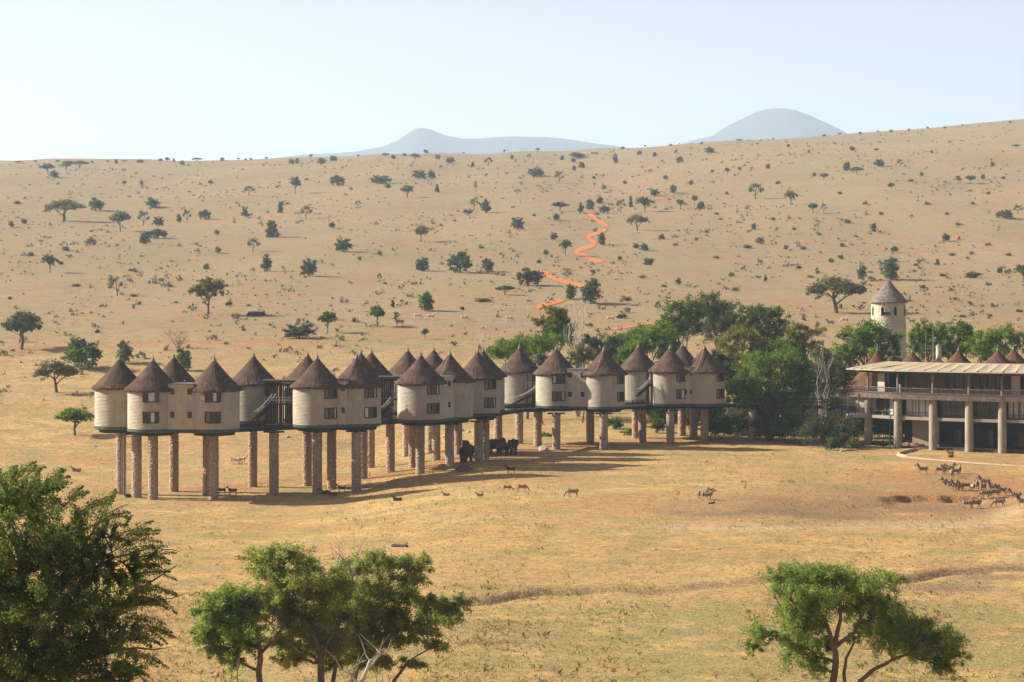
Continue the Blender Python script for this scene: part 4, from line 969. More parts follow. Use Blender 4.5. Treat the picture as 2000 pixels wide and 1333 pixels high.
# --- the green belt behind and beside the lodge
BELT = [(1565, 343, 'mid', 7000, .24, 'green filler tree between the huge round tree and the grey sparse tree', [(1545, 700, 26, 20), (1588, 706, 24, 22), (1560, 735, 32, 26), (1602, 742, 24, 28), (1575, 770, 34, 24)], .2),
 (1500, 356, 'mid', 6000, .24, 'green tree peeking over the huge round tree', [(1490, 690, 32, 18), (1530, 680, 30, 20), (1560, 690, 24, 18)], .22),
 (1645, 340, 'dark', 5500, .24, 'dark green tree directly behind the veranda hut skirt', [(1635, 725, 24, 24), (1655, 745, 22, 26), (1625, 755, 22, 24)], .2),  # px foot, D, mat, n, leaf, label, blobs, trunk r
 (1030, 352, 'bright', 8500, .24, 'low spreading flat-topped bright green acacia left of the bare white tree', [(990, 684, 38, 17), (1030, 672, 42, 15), (1070, 668, 34, 16, 3), (968, 692, 26, 12), (1045, 690, 30, 14, -2)], .25),
 (1084, 366, 'yellow', 3200, .24, 'yellow-tipped upper growth of the tree left of the bare white tree', [(1078, 612, 22, 14), (1062, 628, 20, 12), (1095, 620, 16, 12)], .16),
 (1092, 364, 'mid', 5500, .24, 'upright dark green tree just left of the bare white tree', [(1085, 642, 28, 26), (1102, 655, 24, 26), (1075, 665, 22, 20), (1100, 630, 15, 16)], .25),
 (1137, 346, 'grey', 3800, .2, 'pale grey-green bush at the foot of the bare white tree', [(1137, 692, 22, 24), (1125, 705, 18, 14), (1150, 703, 15, 14)], .14),
 (1062, 344, 'grey', 2600, .2, 'pale grey-green bush between the flat acacia and a hut roof', [(1062, 704, 22, 12), (1048, 712, 15, 8)], .12),
 (1185, 358, 'dark', 7000, .24, 'dense dark green tree directly right of the bare white tree', [(1172, 678, 32, 24), (1205, 676, 30, 20), (1150, 670, 22, 16), (1190, 700, 34, 20)], .28),
 (1258, 346, 'bright', 10000, .24, 'broad bright green tree behind the third staircase hut', [(1225, 698, 28, 16), (1262, 672, 36, 24), (1295, 660, 34, 24, 2), (1240, 682, 28, 20), (1310, 690, 32, 22)], .3),
 (1238, 368, 'bright', 5500, .24, 'flat layered bright green acacia above the broad green tree', [(1225, 662, 30, 12), (1262, 650, 34, 12), (1295, 640, 28, 12)], .25),
 (1330, 374, 'mid', 8500, .24, 'light green tall round-topped tree, left peak of the grove', [(1325, 612, 34, 27), (1350, 600, 30, 22), (1312, 640, 30, 24), (1345, 640, 36, 26)], .32),
 (1398, 382, 'dark', 9500, .24, 'tallest dark green tree at the top of the grove', [(1390, 600, 34, 26), (1412, 618, 34, 28), (1375, 620, 26, 26), (1400, 648, 38, 26), (1425, 640, 26, 22)], .35),
 (1480, 372, 'mid', 9500, .24, 'wide olive-green tree right of the tallest dark tree', [(1450, 622, 34, 24), (1490, 616, 34, 22), (1522, 626, 24, 26), (1470, 650, 36, 24), (1510, 655, 34, 24)], .32),
 (1442, 350, 'yellow', 8500, .24, 'yellowish-olive tree behind the last pair of huts', [(1420, 672, 30, 24), (1455, 662, 32, 22), (1482, 680, 26, 24), (1430, 700, 34, 22), (1410, 715, 26, 18)], .28),
 (1420, 340, 'dark', 6000, .24, 'dark bushy tree touching the roof of the last hut', [(1418, 720, 28, 22), (1440, 735, 24, 26), (1400, 700, 18, 18), (1432, 760, 22, 24)], .25),
 (1572, 364, 'olive', 4800, .23, 'sparse olive tree left of the tower, grass showing behind', [(1560, 650, 24, 20), (1588, 655, 24, 22), (1572, 680, 30, 20), (1545, 665, 20, 20)], .22),
 (1505, 322, 'bright', 24000, .22, 'huge round bright green tree shading the footbridge, right of the last hut', [(1480, 716, 40, 28), (1525, 704, 38, 27), (1556, 725, 32, 28), (1455, 745, 34, 26), (1500, 748, 48, 32, -1), (1545, 762, 38, 28), (1440, 768, 26, 20), (1570, 755, 22, 26), (1470, 780, 34, 18), (1525, 788, 40, 16)], .5),
 (1608, 328, 'grey', 7500, .2, 'tall grey-green sparse tree with upright pale stems beside the lodge', [(1605, 712, 24, 32), (1622, 740, 20, 32), (1590, 748, 18, 28), (1612, 775, 24, 24), (1600, 690, 16, 16)], .2),
 (1690, 345, 'bright', 12500, .24, 'large vivid green tree in front of the pale tower', [(1665, 662, 34, 24), (1700, 652, 36, 24), (1735, 668, 26, 24), (1650, 690, 28, 22), (1690, 688, 44, 26), (1735, 698, 24, 16)], .35),
 (1815, 350, 'bright', 9000, .24, 'dark green rounded tree immediately right of the tower', [(1800, 650, 25, 22), (1830, 655, 28, 22), (1812, 680, 36, 24), (1845, 685, 24, 20), (1790, 672, 18, 22)], .32),
 (1880, 360, 'mid', 6500, .24, 'green tree second to the right of the tower', [(1875, 650, 28, 18), (1900, 662, 26, 20), (1870, 680, 34, 20)], .3),
 (1950, 352, 'bright', 9500, .24, 'wide bright green tree by the right frame edge behind the cones', [(1925, 668, 34, 20), (1965, 660, 36, 20), (1998, 672, 28, 20), (1940, 690, 44, 18)], .32),
 (2040, 356, 'dark', 5000, .24, 'dark green tree cut by the right edge of the view', [(2035, 672, 34, 24), (2060, 690, 34, 24)], .32),
 (1215, 362, 'mid', 3500, .24, 'small green tree low behind the hut left of third staircase', [(1215, 700, 26, 16), (1240, 712, 22, 14)], .2),
 (1650, 352, 'olive', 3800, .22, 'low olive shrub tree beside the vivid green tree, left of the lodge', [(1640, 705, 22, 20), (1660, 730, 24, 20), (1636, 735, 18, 20)], .2),
]
for px, D, m, n, leaf, lab, bl, tr in BELT:
    loc, B = pblobs(px, 0, D, bl)
    tree('leafy_tree', lab, 'tree', loc, B, int(n * 1.5), leaf * 1.2, m, tr, twigs=30, stems=2 if px in (1505, 1608, 1258) else 1, group=None, kw=dict(asp=.6, per=70, spread=.085, inner=.42))
UND = [(1702, 856, 70, 56, 'dark', 'dark shrub behind the first lodge column'), (1748, 858, 62, 50, 'dark', 'dark shrub behind the second lodge column'), (1640, 842, 80, 92, 'dark', 'tall dark shrub behind the veranda end of the footbridge'), (1460, 836, 84, 78, 'dark', 'dark shrub behind the lone right pillar'), (1300, 826, 60, 36, 'mid', 'green shrub low behind the small roof peak'), (1200, 838, 34, 24, 'mid', 'green bush under the platform left of third staircase pillars'), (1228, 850, 28, 14, 'bright', 'low green bush right of the twin pillars, in grass'), (1285, 846, 26, 30, 'mid', 'green undergrowth bush between third staircase and last huts'),  # first two dark shrubs are added in place of shade behind the columns
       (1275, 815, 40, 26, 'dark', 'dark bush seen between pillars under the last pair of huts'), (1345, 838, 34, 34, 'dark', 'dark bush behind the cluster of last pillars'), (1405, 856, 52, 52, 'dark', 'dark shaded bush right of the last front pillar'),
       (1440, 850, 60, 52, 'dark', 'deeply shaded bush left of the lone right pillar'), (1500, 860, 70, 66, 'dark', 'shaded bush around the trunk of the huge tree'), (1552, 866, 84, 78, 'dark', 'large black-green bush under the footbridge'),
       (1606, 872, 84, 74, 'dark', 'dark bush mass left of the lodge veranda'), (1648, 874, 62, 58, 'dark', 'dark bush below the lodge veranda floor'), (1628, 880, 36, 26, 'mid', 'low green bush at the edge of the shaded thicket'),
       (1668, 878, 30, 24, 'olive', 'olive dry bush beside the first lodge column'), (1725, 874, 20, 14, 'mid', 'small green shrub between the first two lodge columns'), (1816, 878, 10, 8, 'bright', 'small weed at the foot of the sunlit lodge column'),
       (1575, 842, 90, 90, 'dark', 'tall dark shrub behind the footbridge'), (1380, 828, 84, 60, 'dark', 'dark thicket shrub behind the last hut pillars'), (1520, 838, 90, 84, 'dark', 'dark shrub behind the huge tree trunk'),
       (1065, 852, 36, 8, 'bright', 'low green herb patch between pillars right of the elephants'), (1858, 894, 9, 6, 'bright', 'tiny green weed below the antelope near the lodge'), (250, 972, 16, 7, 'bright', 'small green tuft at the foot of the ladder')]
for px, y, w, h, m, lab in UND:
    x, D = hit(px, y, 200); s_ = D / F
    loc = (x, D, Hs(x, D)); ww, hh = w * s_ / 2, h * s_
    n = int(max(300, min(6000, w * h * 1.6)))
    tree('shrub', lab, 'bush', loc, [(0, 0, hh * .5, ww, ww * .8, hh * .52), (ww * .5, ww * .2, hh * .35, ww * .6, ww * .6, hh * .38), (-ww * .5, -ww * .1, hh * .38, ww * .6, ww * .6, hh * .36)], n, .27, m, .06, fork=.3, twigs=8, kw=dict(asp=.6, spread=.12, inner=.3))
# thicket standing in the gap below the footbridge reads as separate bushes above; loose creeper ground cover between them
def dead_tree(px, D, ytop, halfw, lab, seed, r=.16, stems=3, mat=None, n2=7, name='bare_tree', foot=None):
    g = random.Random(seed); x = X(px, D); zf = Hs(x, D) if foot is None else foot; Ht = Z(ytop, D) - zf; wd = halfw * D / F
    root = thing(name, lab, 'tree', (x, D, zf)); mb = MB(); tw = MB()
    for s_ in range(stems):
        dx = (s_ - (stems - 1) / 2) / max(stems - 1, 1) * wd * 1.3
        pts = limb(mb, (g.uniform(-.1, .1), 0, -.3), (dx + g.uniform(-.3, .3), g.uniform(-.8, .8), Ht * g.uniform(.75, 1)), r, r * .22, 7, .045, 0, 6, g)
        for k in range(n2):
            p = pts[g.choice([2, 3, 4, 5, 6])]; e = p + Vector((g.uniform(-1, 1) * wd * .6, g.uniform(-1, 1) * wd * .5, g.uniform(.08, .35) * Ht))
            q = limb(mb, p, e, r * .3, r * .08, 4, .07, 0, 4, g)
            for _ in range(4): limb(tw, g.choice(q[1:]), e + Vector((g.uniform(-1, 1), g.uniform(-1, 1), g.uniform(-.2, 1.2))) * wd * .28, r * .10, r * .03, 3, .08, 0, 3, g)
    mb.build('trunk', mat or bark_pale, root, True); tw.build('twigs', mat or bark_pale, root, kind='stuff'); return root
dead_tree(1130, 354, 592, 22, 'tall bare white tree standing up out of the green belt', 4, .2, 4)
dead_tree(1020, 372, 588, 13, 'thin bare pale tree left of the yellow-tipped tree', 6, .10, 2)
dead_tree(948, 352, 622, 16, 'thin bare twiggy tree above the huts over the elephants', 8, .09, 3)
dead_tree(1605, 326, 684, 20, 'upright pale bare stems inside the sparse grey-green tree', 12, .10, 4, n2=4)
dead_tree(1392, 345, 690, 9, 'bare grey stems just right of the last hut roof', 15, .07, 2)

# --- savanna bushes: a few shared kinds, each individual its own object
def kind_mesh(seed, style):
    g = np.random.default_rng(seed); r_ = random.Random(seed); mb = MB()
    if style == 'round':   bl = [(0, 0, .52, .44, .42, .46), (.22, .05, .42, .28, .28, .38), (-.24, -.05, .40, .27, .28, .36), (.12, .1, .70, .28, .28, .26), (-.14, 0, .68, .28, .28, .26)]; n, leaf, kw = 1700, .105, dict(spread=.11, inner=.45, up=.1)
    elif style == 'tree':  bl = [(0, 0, .76, .34, .34, .2), (.26, .05, .66, .24, .25, .17), (-.26, -.03, .64, .25, .25, .18), (.02, -.1, .58, .28, .28, .16)]; n, leaf, kw = 1500, .09, dict(spread=.12, inner=.35, up=.2)
    elif style == 'flat':  bl = [(0, 0, .84, .34, .32, .13), (.32, .05, .70, .2, .25, .13), (-.30, -.03, .66, .22, .25, .16), (.12, -.1, .66, .26, .28, .13)]; n, leaf, kw = 3000, .062, dict(spread=.13, inner=.2, up=.2, droop=.10)
    elif style == 'upright': bl = [(0, 0, .66, .30, .30, .34), (.14, 0, .32, .32, .30, .32), (-.16, 0, .38, .30, .28, .34)]; n, leaf, kw = 1300, .12, dict(spread=.12, inner=.4, up=.15)
    elif style == 'sparse': bl = [(.05, 0, .74, .34, .30, .22), (-.22, 0, .58, .24, .24, .18), (.26, .05, .55, .20, .22, .16)]; n, leaf, kw = 520, .075, dict(spread=.16, inner=.2, up=.2)
    else:                   bl = [(0, 0, .30, .44, .36, .42), (.24, .0, .22, .28, .26, .32)]; n, leaf, kw = 700, .13, dict(spread=.14, inner=.2, up=.3)
    V, tint, sp = leaves_np(g, bl, n, leaf, per=22, **kw)
    V[:, 2] = np.maximum(V[:, 2], -.03)
    low = style in ('round', 'upright', 'scrub')
    for s_ in range(1 if style in ('tree', 'sparse', 'flat') else 3):
        top = Vector((r_.uniform(-.06, .06), 0, .42 if not low else .3)); pts = limb(mb, (r_.uniform(-.05, .05), 0, -.06), top, .035, .024, 3, .06, 0, 6, r_)
        for b in bl:
            q = limb(mb, pts[r_.choice([2, 3])], Vector(b[:3]), .02, .007, 3, .07, .05, 5, r_)
            for _ in range(3): limb(mb, r_.choice(q[1:]), Vector(b[:3]) + Vector((r_.uniform(-1, 1) * b[3], r_.uniform(-1, 1) * b[4], r_.uniform(-.2, .8) * b[5])), .008, .003, 2, .05, 0, 3, r_)
    return leaf_mesh('crown', V, tint, LM['mid']), mb.mesh('trunk', bark, True)
KM = {}
for si, st in enumerate(['round', 'tree', 'flat', 'upright', 'sparse', 'scrub']):
    KM[st] = [kind_mesh(100 + si * 10 + k, st) for k in range(3)]
BUSH = """125 432 75 42 f o|187 412 30 27 r m|234 453 38 44 t o|280 442 28 32 s m|297 406 33 20 r d|309 442 18 19 r d|283 477 20 25 r d|308 466 35 20 r d|350 435 14 17 u d|365 434 22 26 s m|400 429 21 21 r d|479 425 16 22 u d|179 479 27 22 c t|98 533 32 37 t m|119 517 12 10 c m|231 578 35 42 s g|405 615 68 75 t o|426 495 16 13 r g|403 527 12 12 r g|495 492 30 30 s g|93 340 28 22 t d|105 347 18 14 r d|130 334 30 20 t m|155 330 36 17 f m|411 365 14 14 t d|487 382 25 22 s g|243 364 11 12 t g|276 362 8 9 r g|48 438 13 11 r m|22 444 12 12 r g|33 398 16 8 c m|423 459 10 11 r g|149 560 20 9 c t|260 530 18 9 c g|260 580 14 9 c g|128 490 18 14 c t|447 597 15 14 c g|356 323 9 10 r d|327 314 10 11 t d|313 319 10 10 t d|274 314 14 7 r d|227 321 8 10 r d|210 316 9 6 t d|243 315 12 6 f g|340 316 7 9 u d|434 314 10 7 r d|385 313 20 8 f d|36 321 15 7 f d|113 317 10 7 t m|242 338 12 10 s d|466 312 8 6 t d|480 312 6 4 r d|490 312 7 5 r d|569 321 10 11 r d|580 320 8 11 r g|607 306 10 9 t g|629 321 22 12 r d|651 315 16 11 r d|753 308 15 9 f g|768 311 9 8 r d|810 307 18 7 r d|832 303 12 12 t d|880 319 16 12 r d|855 311 12 9 r g|954 325 22 20 s d|923 327 8 11 u d|577 379 27 36 t d|658 363 27 22 r d|744 359 38 17 r g|757 368 17 9 r b|795 387 30 26 t b|818 350 24 18 r g|842 349 15 17 r g|861 332 8 11 s d|854 377 10 17 u d|548 416 13 24 u d|598 428 27 30 s o|699 406 14 16 s g|531 464 27 36 u d|649 446 12 13 r d|671 492 30 27 r m|823 473 31 36 t o|520 531 26 36 u d|604 540 32 34 r d|825 530 29 27 r d|899 533 46 44 r d|953 531 30 26 r d|832 608 34 38 r m|948 416 22 28 u d|926 411 19 27 s m|912 417 18 11 c d|929 376 8 26 s m|741 499 10 9 r b|702 509 10 8 r b|741 552 11 21 s d|986 577 36 20 f d|736 638 37 44 t m|639 650 36 43 t m|586 661 53 29 r d|692 630 13 14 c m|830 663 15 22 t d|903 606 10 11 c d|767 601 10 16 u d|943 590 35 12 c g|1094 413 30 20 t d|1087 430 15 13 r d|1134 417 14 22 u m|1153 411 20 22 r d|1172 398 13 14 r d|1180 417 19 17 r g|1212 416 20 29 s d|1232 405 9 24 u m|1260 414 34 30 t d|1279 383 17 14 r d|1315 377 15 16 r g|1329 408 22 19 t d|1356 402 15 22 t d|1369 410 15 17 r m|1245 451 42 32 f o|1010 449 22 25 r d|1175 479 17 25 r d|1104 500 24 33 t m|1066 507 13 21 t b|1053 515 14 12 c d|1032 558 48 37 r d|1153 594 48 48 r d|1115 585 26 30 r m|1285 610 16 24 s m|1267 518 24 22 c m|1258 490 15 15 r g|1242 485 14 15 c g|1047 346 38 17 r d|1092 358 24 25 s m|1126 308 32 11 r d|1120 318 12 9 r d|1136 329 12 13 r g|1121 334 9 11 r d|1033 312 12 12 s d|1098 313 8 9 r d|1202 321 11 22 u g|1249 303 10 9 r d|1279 306 8 9 r d|1328 319 13 14 r d|1320 307 8 16 s d|1386 299 18 12 r d|1421 342 11 15 t d|1392 340 8 9 t d|1444 337 9 12 t g|1476 389 35 36 s m|1165 306 10 10 s d|1050 294 9 9 t g|1217 288 8 5 r d|1010 381 14 12 s g|1428 540 17 12 c b|1435 569 20 12 c b|1325 556 13 13 r d|1296 561 12 8 c b|1225 588 18 13 c t|1082 469 14 15 r g|1472 449 13 13 r d|1484 477 16 14 r g|1495 551 9 14 u m|1215 622 22 15 c m|1210 509 9 10 r b|1158 534 12 12 c g|1292 468 12 10 r g|1458 485 20 11 c t|1609 353 21 16 t g|1654 334 14 18 r d|1674 341 26 15 f m|1717 326 20 15 r d|1758 327 16 17 s m|1664 295 12 10 r d|1712 298 10 9 t d|1741 372 14 16 t d|1545 401 26 30 t o|1588 417 22 22 t m|1609 416 15 20 s g|1872 360 14 17 t m|1895 360 24 19 t d|1920 351 9 11 r m|1938 326 9 11 r m|1966 428 26 18 r d|1988 418 22 19 s m|1952 426 12 14 r d|1984 290 16 8 f d|1706 453 15 17 r d|1847 472 15 17 r d|1900 543 34 18 c d|1953 534 12 12 r m|1998 551 36 34 t m|1683 548 23 30 r m|1738 547 44 44 r m|1635 612 115 72 f g|1802 564 15 12 c m|1831 518 10 13 u m|1747 493 13 13 r m|1642 506 13 13 c m|1623 513 16 12 c m|1653 436 18 12 c g|1645 482 12 12 c g|1583 543 15 8 c t|1569 488 13 11 c t|1535 487 11 13 c g|1855 283 7 9 s d|1779 355 12 7 c m|1973 238 6 5 r d|45 683 88 80 t d|158 722 75 66 r m|244 710 36 45 r d|358 724 32 45 r m|112 767 88 63 f g|147 850 76 58 t b|190 650 12 10 c t|1700 545 10 8 c t|1560 525 14 9 c d|1990 610 14 9 c g|20 585 10 8 c d|1880 620 18 8 c g|1380 455 10 9 c g|1400 505 14 8 c t|1360 470 9 10 c g|1320 480 12 8 c t|1840 540 16 9 c o|1760 610 14 8 c m|440 560 16 8 c g|330 560 14 8 c g|60 500 16 12 c t|1500 330 10 10 r d|1540 288 7 7 r d|1580 300 7 8 u d|1590 345 8 8 r g|1800 345 9 9 r g|1820 300 7 6 r d|1690 400 12 10 c g|1720 420 10 10 c t|1640 380 10 9 c g|1810 400 12 9 c g|1850 420 9 9 c t|1780 430 10 12 s g|1900 400 10 9 c t|1550 450 12 9 c g|1600 460 10 8 c m|1520 360 10 10 c m|1420 380 10 9 c g|1440 420 8 10 s t|1400 420 10 8 c g|1300 350 9 8 r g|1270 340 12 10 s m|1350 360 9 8 r g|1220 360 8 8 r g|1180 370 9 8 r g|1160 350 7 6 r d|70 312 8 6 f d|180 316 7 5 r d|520 313 8 6 f d|700 306 7 6 t g|790 305 7 6 r d|905 301 6 5 t d|985 298 7 7 t d|1000 312 8 10 r d|1260 288 6 6 t d|1310 284 6 5 r d|1370 279 6 5 r d|1445 276 10 6 f g|1610 262 7 5 r d|1640 265 8 6 f d|1680 262 6 5 r d|1715 258 6 5 f g|1740 256 7 5 r d|1775 253 6 5 r d|1812 251 7 6 t d|1845 247 6 4 r d|1880 246 6 6 t d|1960 350 9 9 c g|1930 380 10 8 c t|1870 440 12 8 c g|1790 520 14 9 c g|1860 500 13 9 c m|1930 480 12 9 c t|1970 500 12 9 c g|1510 430 10 9 c g""".split('|')
SH = {'f': 'flat', 'r': 'round', 't': 'tree', 's': 'sparse', 'u': 'upright', 'c': 'scrub'}
TM = {'d': 'dark', 'm': 'mid', 'b': 'bright', 'o': 'olive', 'g': 'grey', 't': 'twig'}
SW = {'f': 'flat-topped tree', 'r': 'round bush', 't': 'small tree', 's': 'sparse thin tree', 'u': 'narrow upright shrub', 'c': 'low scrub'}
TW = {'d': 'dark green', 'm': 'green', 'b': 'bright green', 'o': 'olive', 'g': 'grey-green', 't': 'dry brown'}
LAND = [(0, 'left edge of view'), (115, 'plain left of the huts'), (234, 'leftmost hut'), (340, 'first windowed hut pair'), (495, 'first staircase hut'), (620, 'sunlit cylinder hut'), (725, 'cabled hut roof'), (822, 'knob-topped hill'), (940, 'elephants'),
        (1060, 'red track lower bend'), (1160, 'red track top'), (1250, 'third staircase hut'), (1340, 'last pair of huts'), (1430, 'gap before the dome hill'), (1525, 'dome hill peak'), (1635, 'wide grey acacia'), (1736, 'pale tower'), (1830, 'white chimney'), (1915, 'right-hand cones'), (1995, 'right edge of view')]
SPECIAL = {(405, 615): 'big rounded olive tree on a thin trunk, alone above the left huts', (1635, 612): 'very wide grey-green umbrella acacia left of the pale tower', (45, 683): 'large drooping dark tree at the far left, red soil below',
           (158, 722): 'dense round green bush behind the leftmost hut', (112, 767): 'spreading grey-green tree left of the leftmost hut roof', (147, 850): 'small bright twin-stemmed tree left of the leftmost pillars', (125, 432): 'wide olive flat-topped acacia high on the left plain',
           (586, 661): 'long low dark bush above the sunlit cylinder hut', (639, 650): 'round-headed tree right of the long low dark bush', (736, 638): 'round-headed tree above the second staircase', (832, 608): 'oval green bush with a long shadow near grazing pale antelopes',
           (899, 533): 'largest dark conical bush in the middle of the plain', (1032, 558): 'big dark domed bush at the left end of the red track bend', (1153, 594): 'big dark double bush covering the end of the red track', (1738, 547): 'dense dark tree directly above the tower roof',
           (1683, 548): 'dark egg-shaped bush left of the tower roof tip', (1245, 451): 'wide olive umbrella tree right of the red track', (577, 379): 'dark mushroom-shaped tree high on the plain, left of centre', (234, 453): 'olive tree with forked trunk high on the left plain',
           (244, 710): 'dark bush directly above the leftmost hut roof', (358, 724): 'green bush right behind the half-hidden third roof', (1998, 551): 'green tree cut by the right frame edge halfway up', (179, 479): 'grey scrub with white fallen dead wood on the left plain'}
items = []
for s_ in BUSH:
    a = s_.split(); px, y, w, h = map(int, a[:4]); items.append((px, y, w, h, a[4], a[5]))
def bandname(px, y):
    cr = float(np.interp(px, _up, _uy))
    if y < cr + 9: return 'on the skyline'
    if y < cr + 45: return 'just below the skyline'
    if y < 400: return 'high on the plain'
    if y < 470: return 'on the upper plain'
    if y < 545: return 'halfway up the plain'
    if y < 640: return 'low on the plain'
    return 'near the huts'
labs = {}
for it in items:
    px, y, w, h, s_, t_ = it
    if (px, y) in SPECIAL: labs[it] = SPECIAL[(px, y)]; continue
    l_ = min(LAND, key=lambda q: abs(q[0] - px)); labs[it] = f"{'tiny ' if w * h < 95 else ''}{TW[t_]} {SW[s_]} {bandname(px, y)}, above {l_[1]}"
from collections import defaultdict
cl_ = defaultdict(list)
for it, l_ in labs.items(): cl_[l_].append(it)
for l_, L in cl_.items():
    if len(L) > 1:
        L.sort()
        for k, it in enumerate(L): labs[it] = l_.replace('directly above', 'above') + (', ' + ['leftmost', 'second', 'third', 'fourth', 'fifth', 'sixth', 'seventh'][k] if len(L) > 2 else ', ' + ['left', 'right'][k]) + ' one'
for k, it in enumerate(items):
    px, y, w, h, s_, t_ = it
    cr = float(np.interp(px, _up, _uy)); x, D = hit(px, max(y, cr + 2.5), 300)
    sc = D / F; cm, tm = KM[SH[s_]][k % 3]
    r = thing({'f': 'acacia_tree', 'r': 'bush', 't': 'savanna_tree', 's': 'sparse_tree', 'u': 'shrub', 'c': 'scrub_bush'}[s_], labs[it], 'tree' if s_ in 'fts' else 'bush', (x, D, Hs(x, D) - 0.05 * h * sc), 0, 'bushes and trees scattered over the plain')
    r.rotation_euler.z = rnd.uniform(-.5, .5) if s_ in 'fs' else rnd.uniform(0, 6); r.scale = (w * sc * 1.14, w * sc * 1.14, h * sc * 1.05)
    if s_ == 's' and px == 231: r.rotation_euler.y = -.25
    c = put('crown', cm, r); c.material_slots[0].link = 'OBJECT'; c.material_slots[0].material = LM[TM[t_]]
    put('trunk', tm, r)
x, D = hit(353, 680, 300)
dead_tree(348, D, 646, 30, 'bare grey-pink thorn tree with pale trunk behind the first roofs', 21, .14, 4, mat=mottled('pinkish_dry_wood', (.33, .26, .22), (.24, .18, .16), 2), n2=9)
x, D = hit(178, 480, 300); m_ = MB(); g = random.Random(2)
for k in range(3): limb(m_, (x - .8, D - 1, Hs(x, D) + .1), (x + 2.0, D - 1 + k, Hs(x, D) + .5 + k * 1.1), .16, .06, 4, .06, 0, 5, g)
m_.build('fallen_branches', bark_pale, None, label='bright white fallen dead branches in front of grey scrub', cat='dead wood')

# the rest of the scrub, uncountable
def scatter_scrub(name, mat, n, seed, size, ylo, yhi, label, leafs=7, pw=1.0, xr=1.25):
    g = np.random.default_rng(seed); u = g.uniform(-.245 * xr, .245 * xr, n); D = ylo + (yhi - ylo) * g.random(n) ** pw
    cl = np.sin(u * 37 + D * .011) + np.sin(u * 91 - D * .021) + g.normal(size=n) * .9; k = cl > -.2; u, D = u[k], D[k]
    x = u * D; z = H(x, D); s = g.uniform(*size, len(x)) * (0.6 + g.random(len(x)) ** 3 * 1.3)
    m = leafs; P = np.repeat(np.stack([x, D, z], -1), m, 0); S = np.repeat(s, m)[:, None]
    off = g.normal(size=P.shape) * np.array([.30, .30, .30]); off[:, 2] = np.abs(off[:, 2]) + .05; P = P + off * S
    ax = g.normal(size=P.shape); ax[:, 2] = np.abs(ax[:, 2]) + .5; ax /= np.linalg.norm(ax, axis=1)[:, None]
    w = np.cross(ax, g.normal(size=P.shape)); w /= np.linalg.norm(w, axis=1)[:, None]
    l_ = S * g.uniform(.22, .45, (len(P), 1)); a, c = ax * l_, w * l_ * (.3 if 'grass' in name else .6)
    V = np.stack([P - a * .6, P + c, P + a, P - c], 1).reshape(-1, 3); tint = np.repeat(g.random(len(P)), 4)
    put(name, leaf_mesh(name, V, tint, LM[mat]), kind='stuff', label=label)
scatter_scrub('low_scrub', 'twig', 5000, 31, (.5, 1.25), 380, 1650, 'countless small dry brown shrubs dotting the plain', 12)
scatter_scrub('low_green_scrub', 'grey', 4200, 33, (.5, 1.3), 380, 1650, 'countless small grey-green shrubs dotting the plain', 12)
LM['straw'] = leaf_mat('dry_straw', (.20, .13, .055), (.40, .27, .12), .4)
LM['strawg'] = leaf_mat('greenish_straw', (.15, .12, .05), (.28, .22, .09), .4)
scatter_scrub('dry_grass', 'straw', 36000, 41, (.14, .30), 125, 400, 'dry golden grass tufts', 4, 1.3)
scatter_scrub('green_grass', 'strawg', 22000, 43, (.08, .22), 125, 380, 'duller greenish grass tufts', 4, 1.5)
scatter_scrub('grass_tussock', 'strawg', 5000, 45, (.22, .5), 125, 176, 'olive grass tussocks on the nearest plain', 6)
scatter_scrub('grass_tussock', 'straw', 2500, 46, (.22, .45), 176, 300, 'straw tussocks around the huts and dry pan', 6)
scatter_scrub('plain_grass', 'strawg', 7000, 47, (.3, .6), 360, 900, 'greyish grass clumps on the rising plain', 5)

BS = 1.16
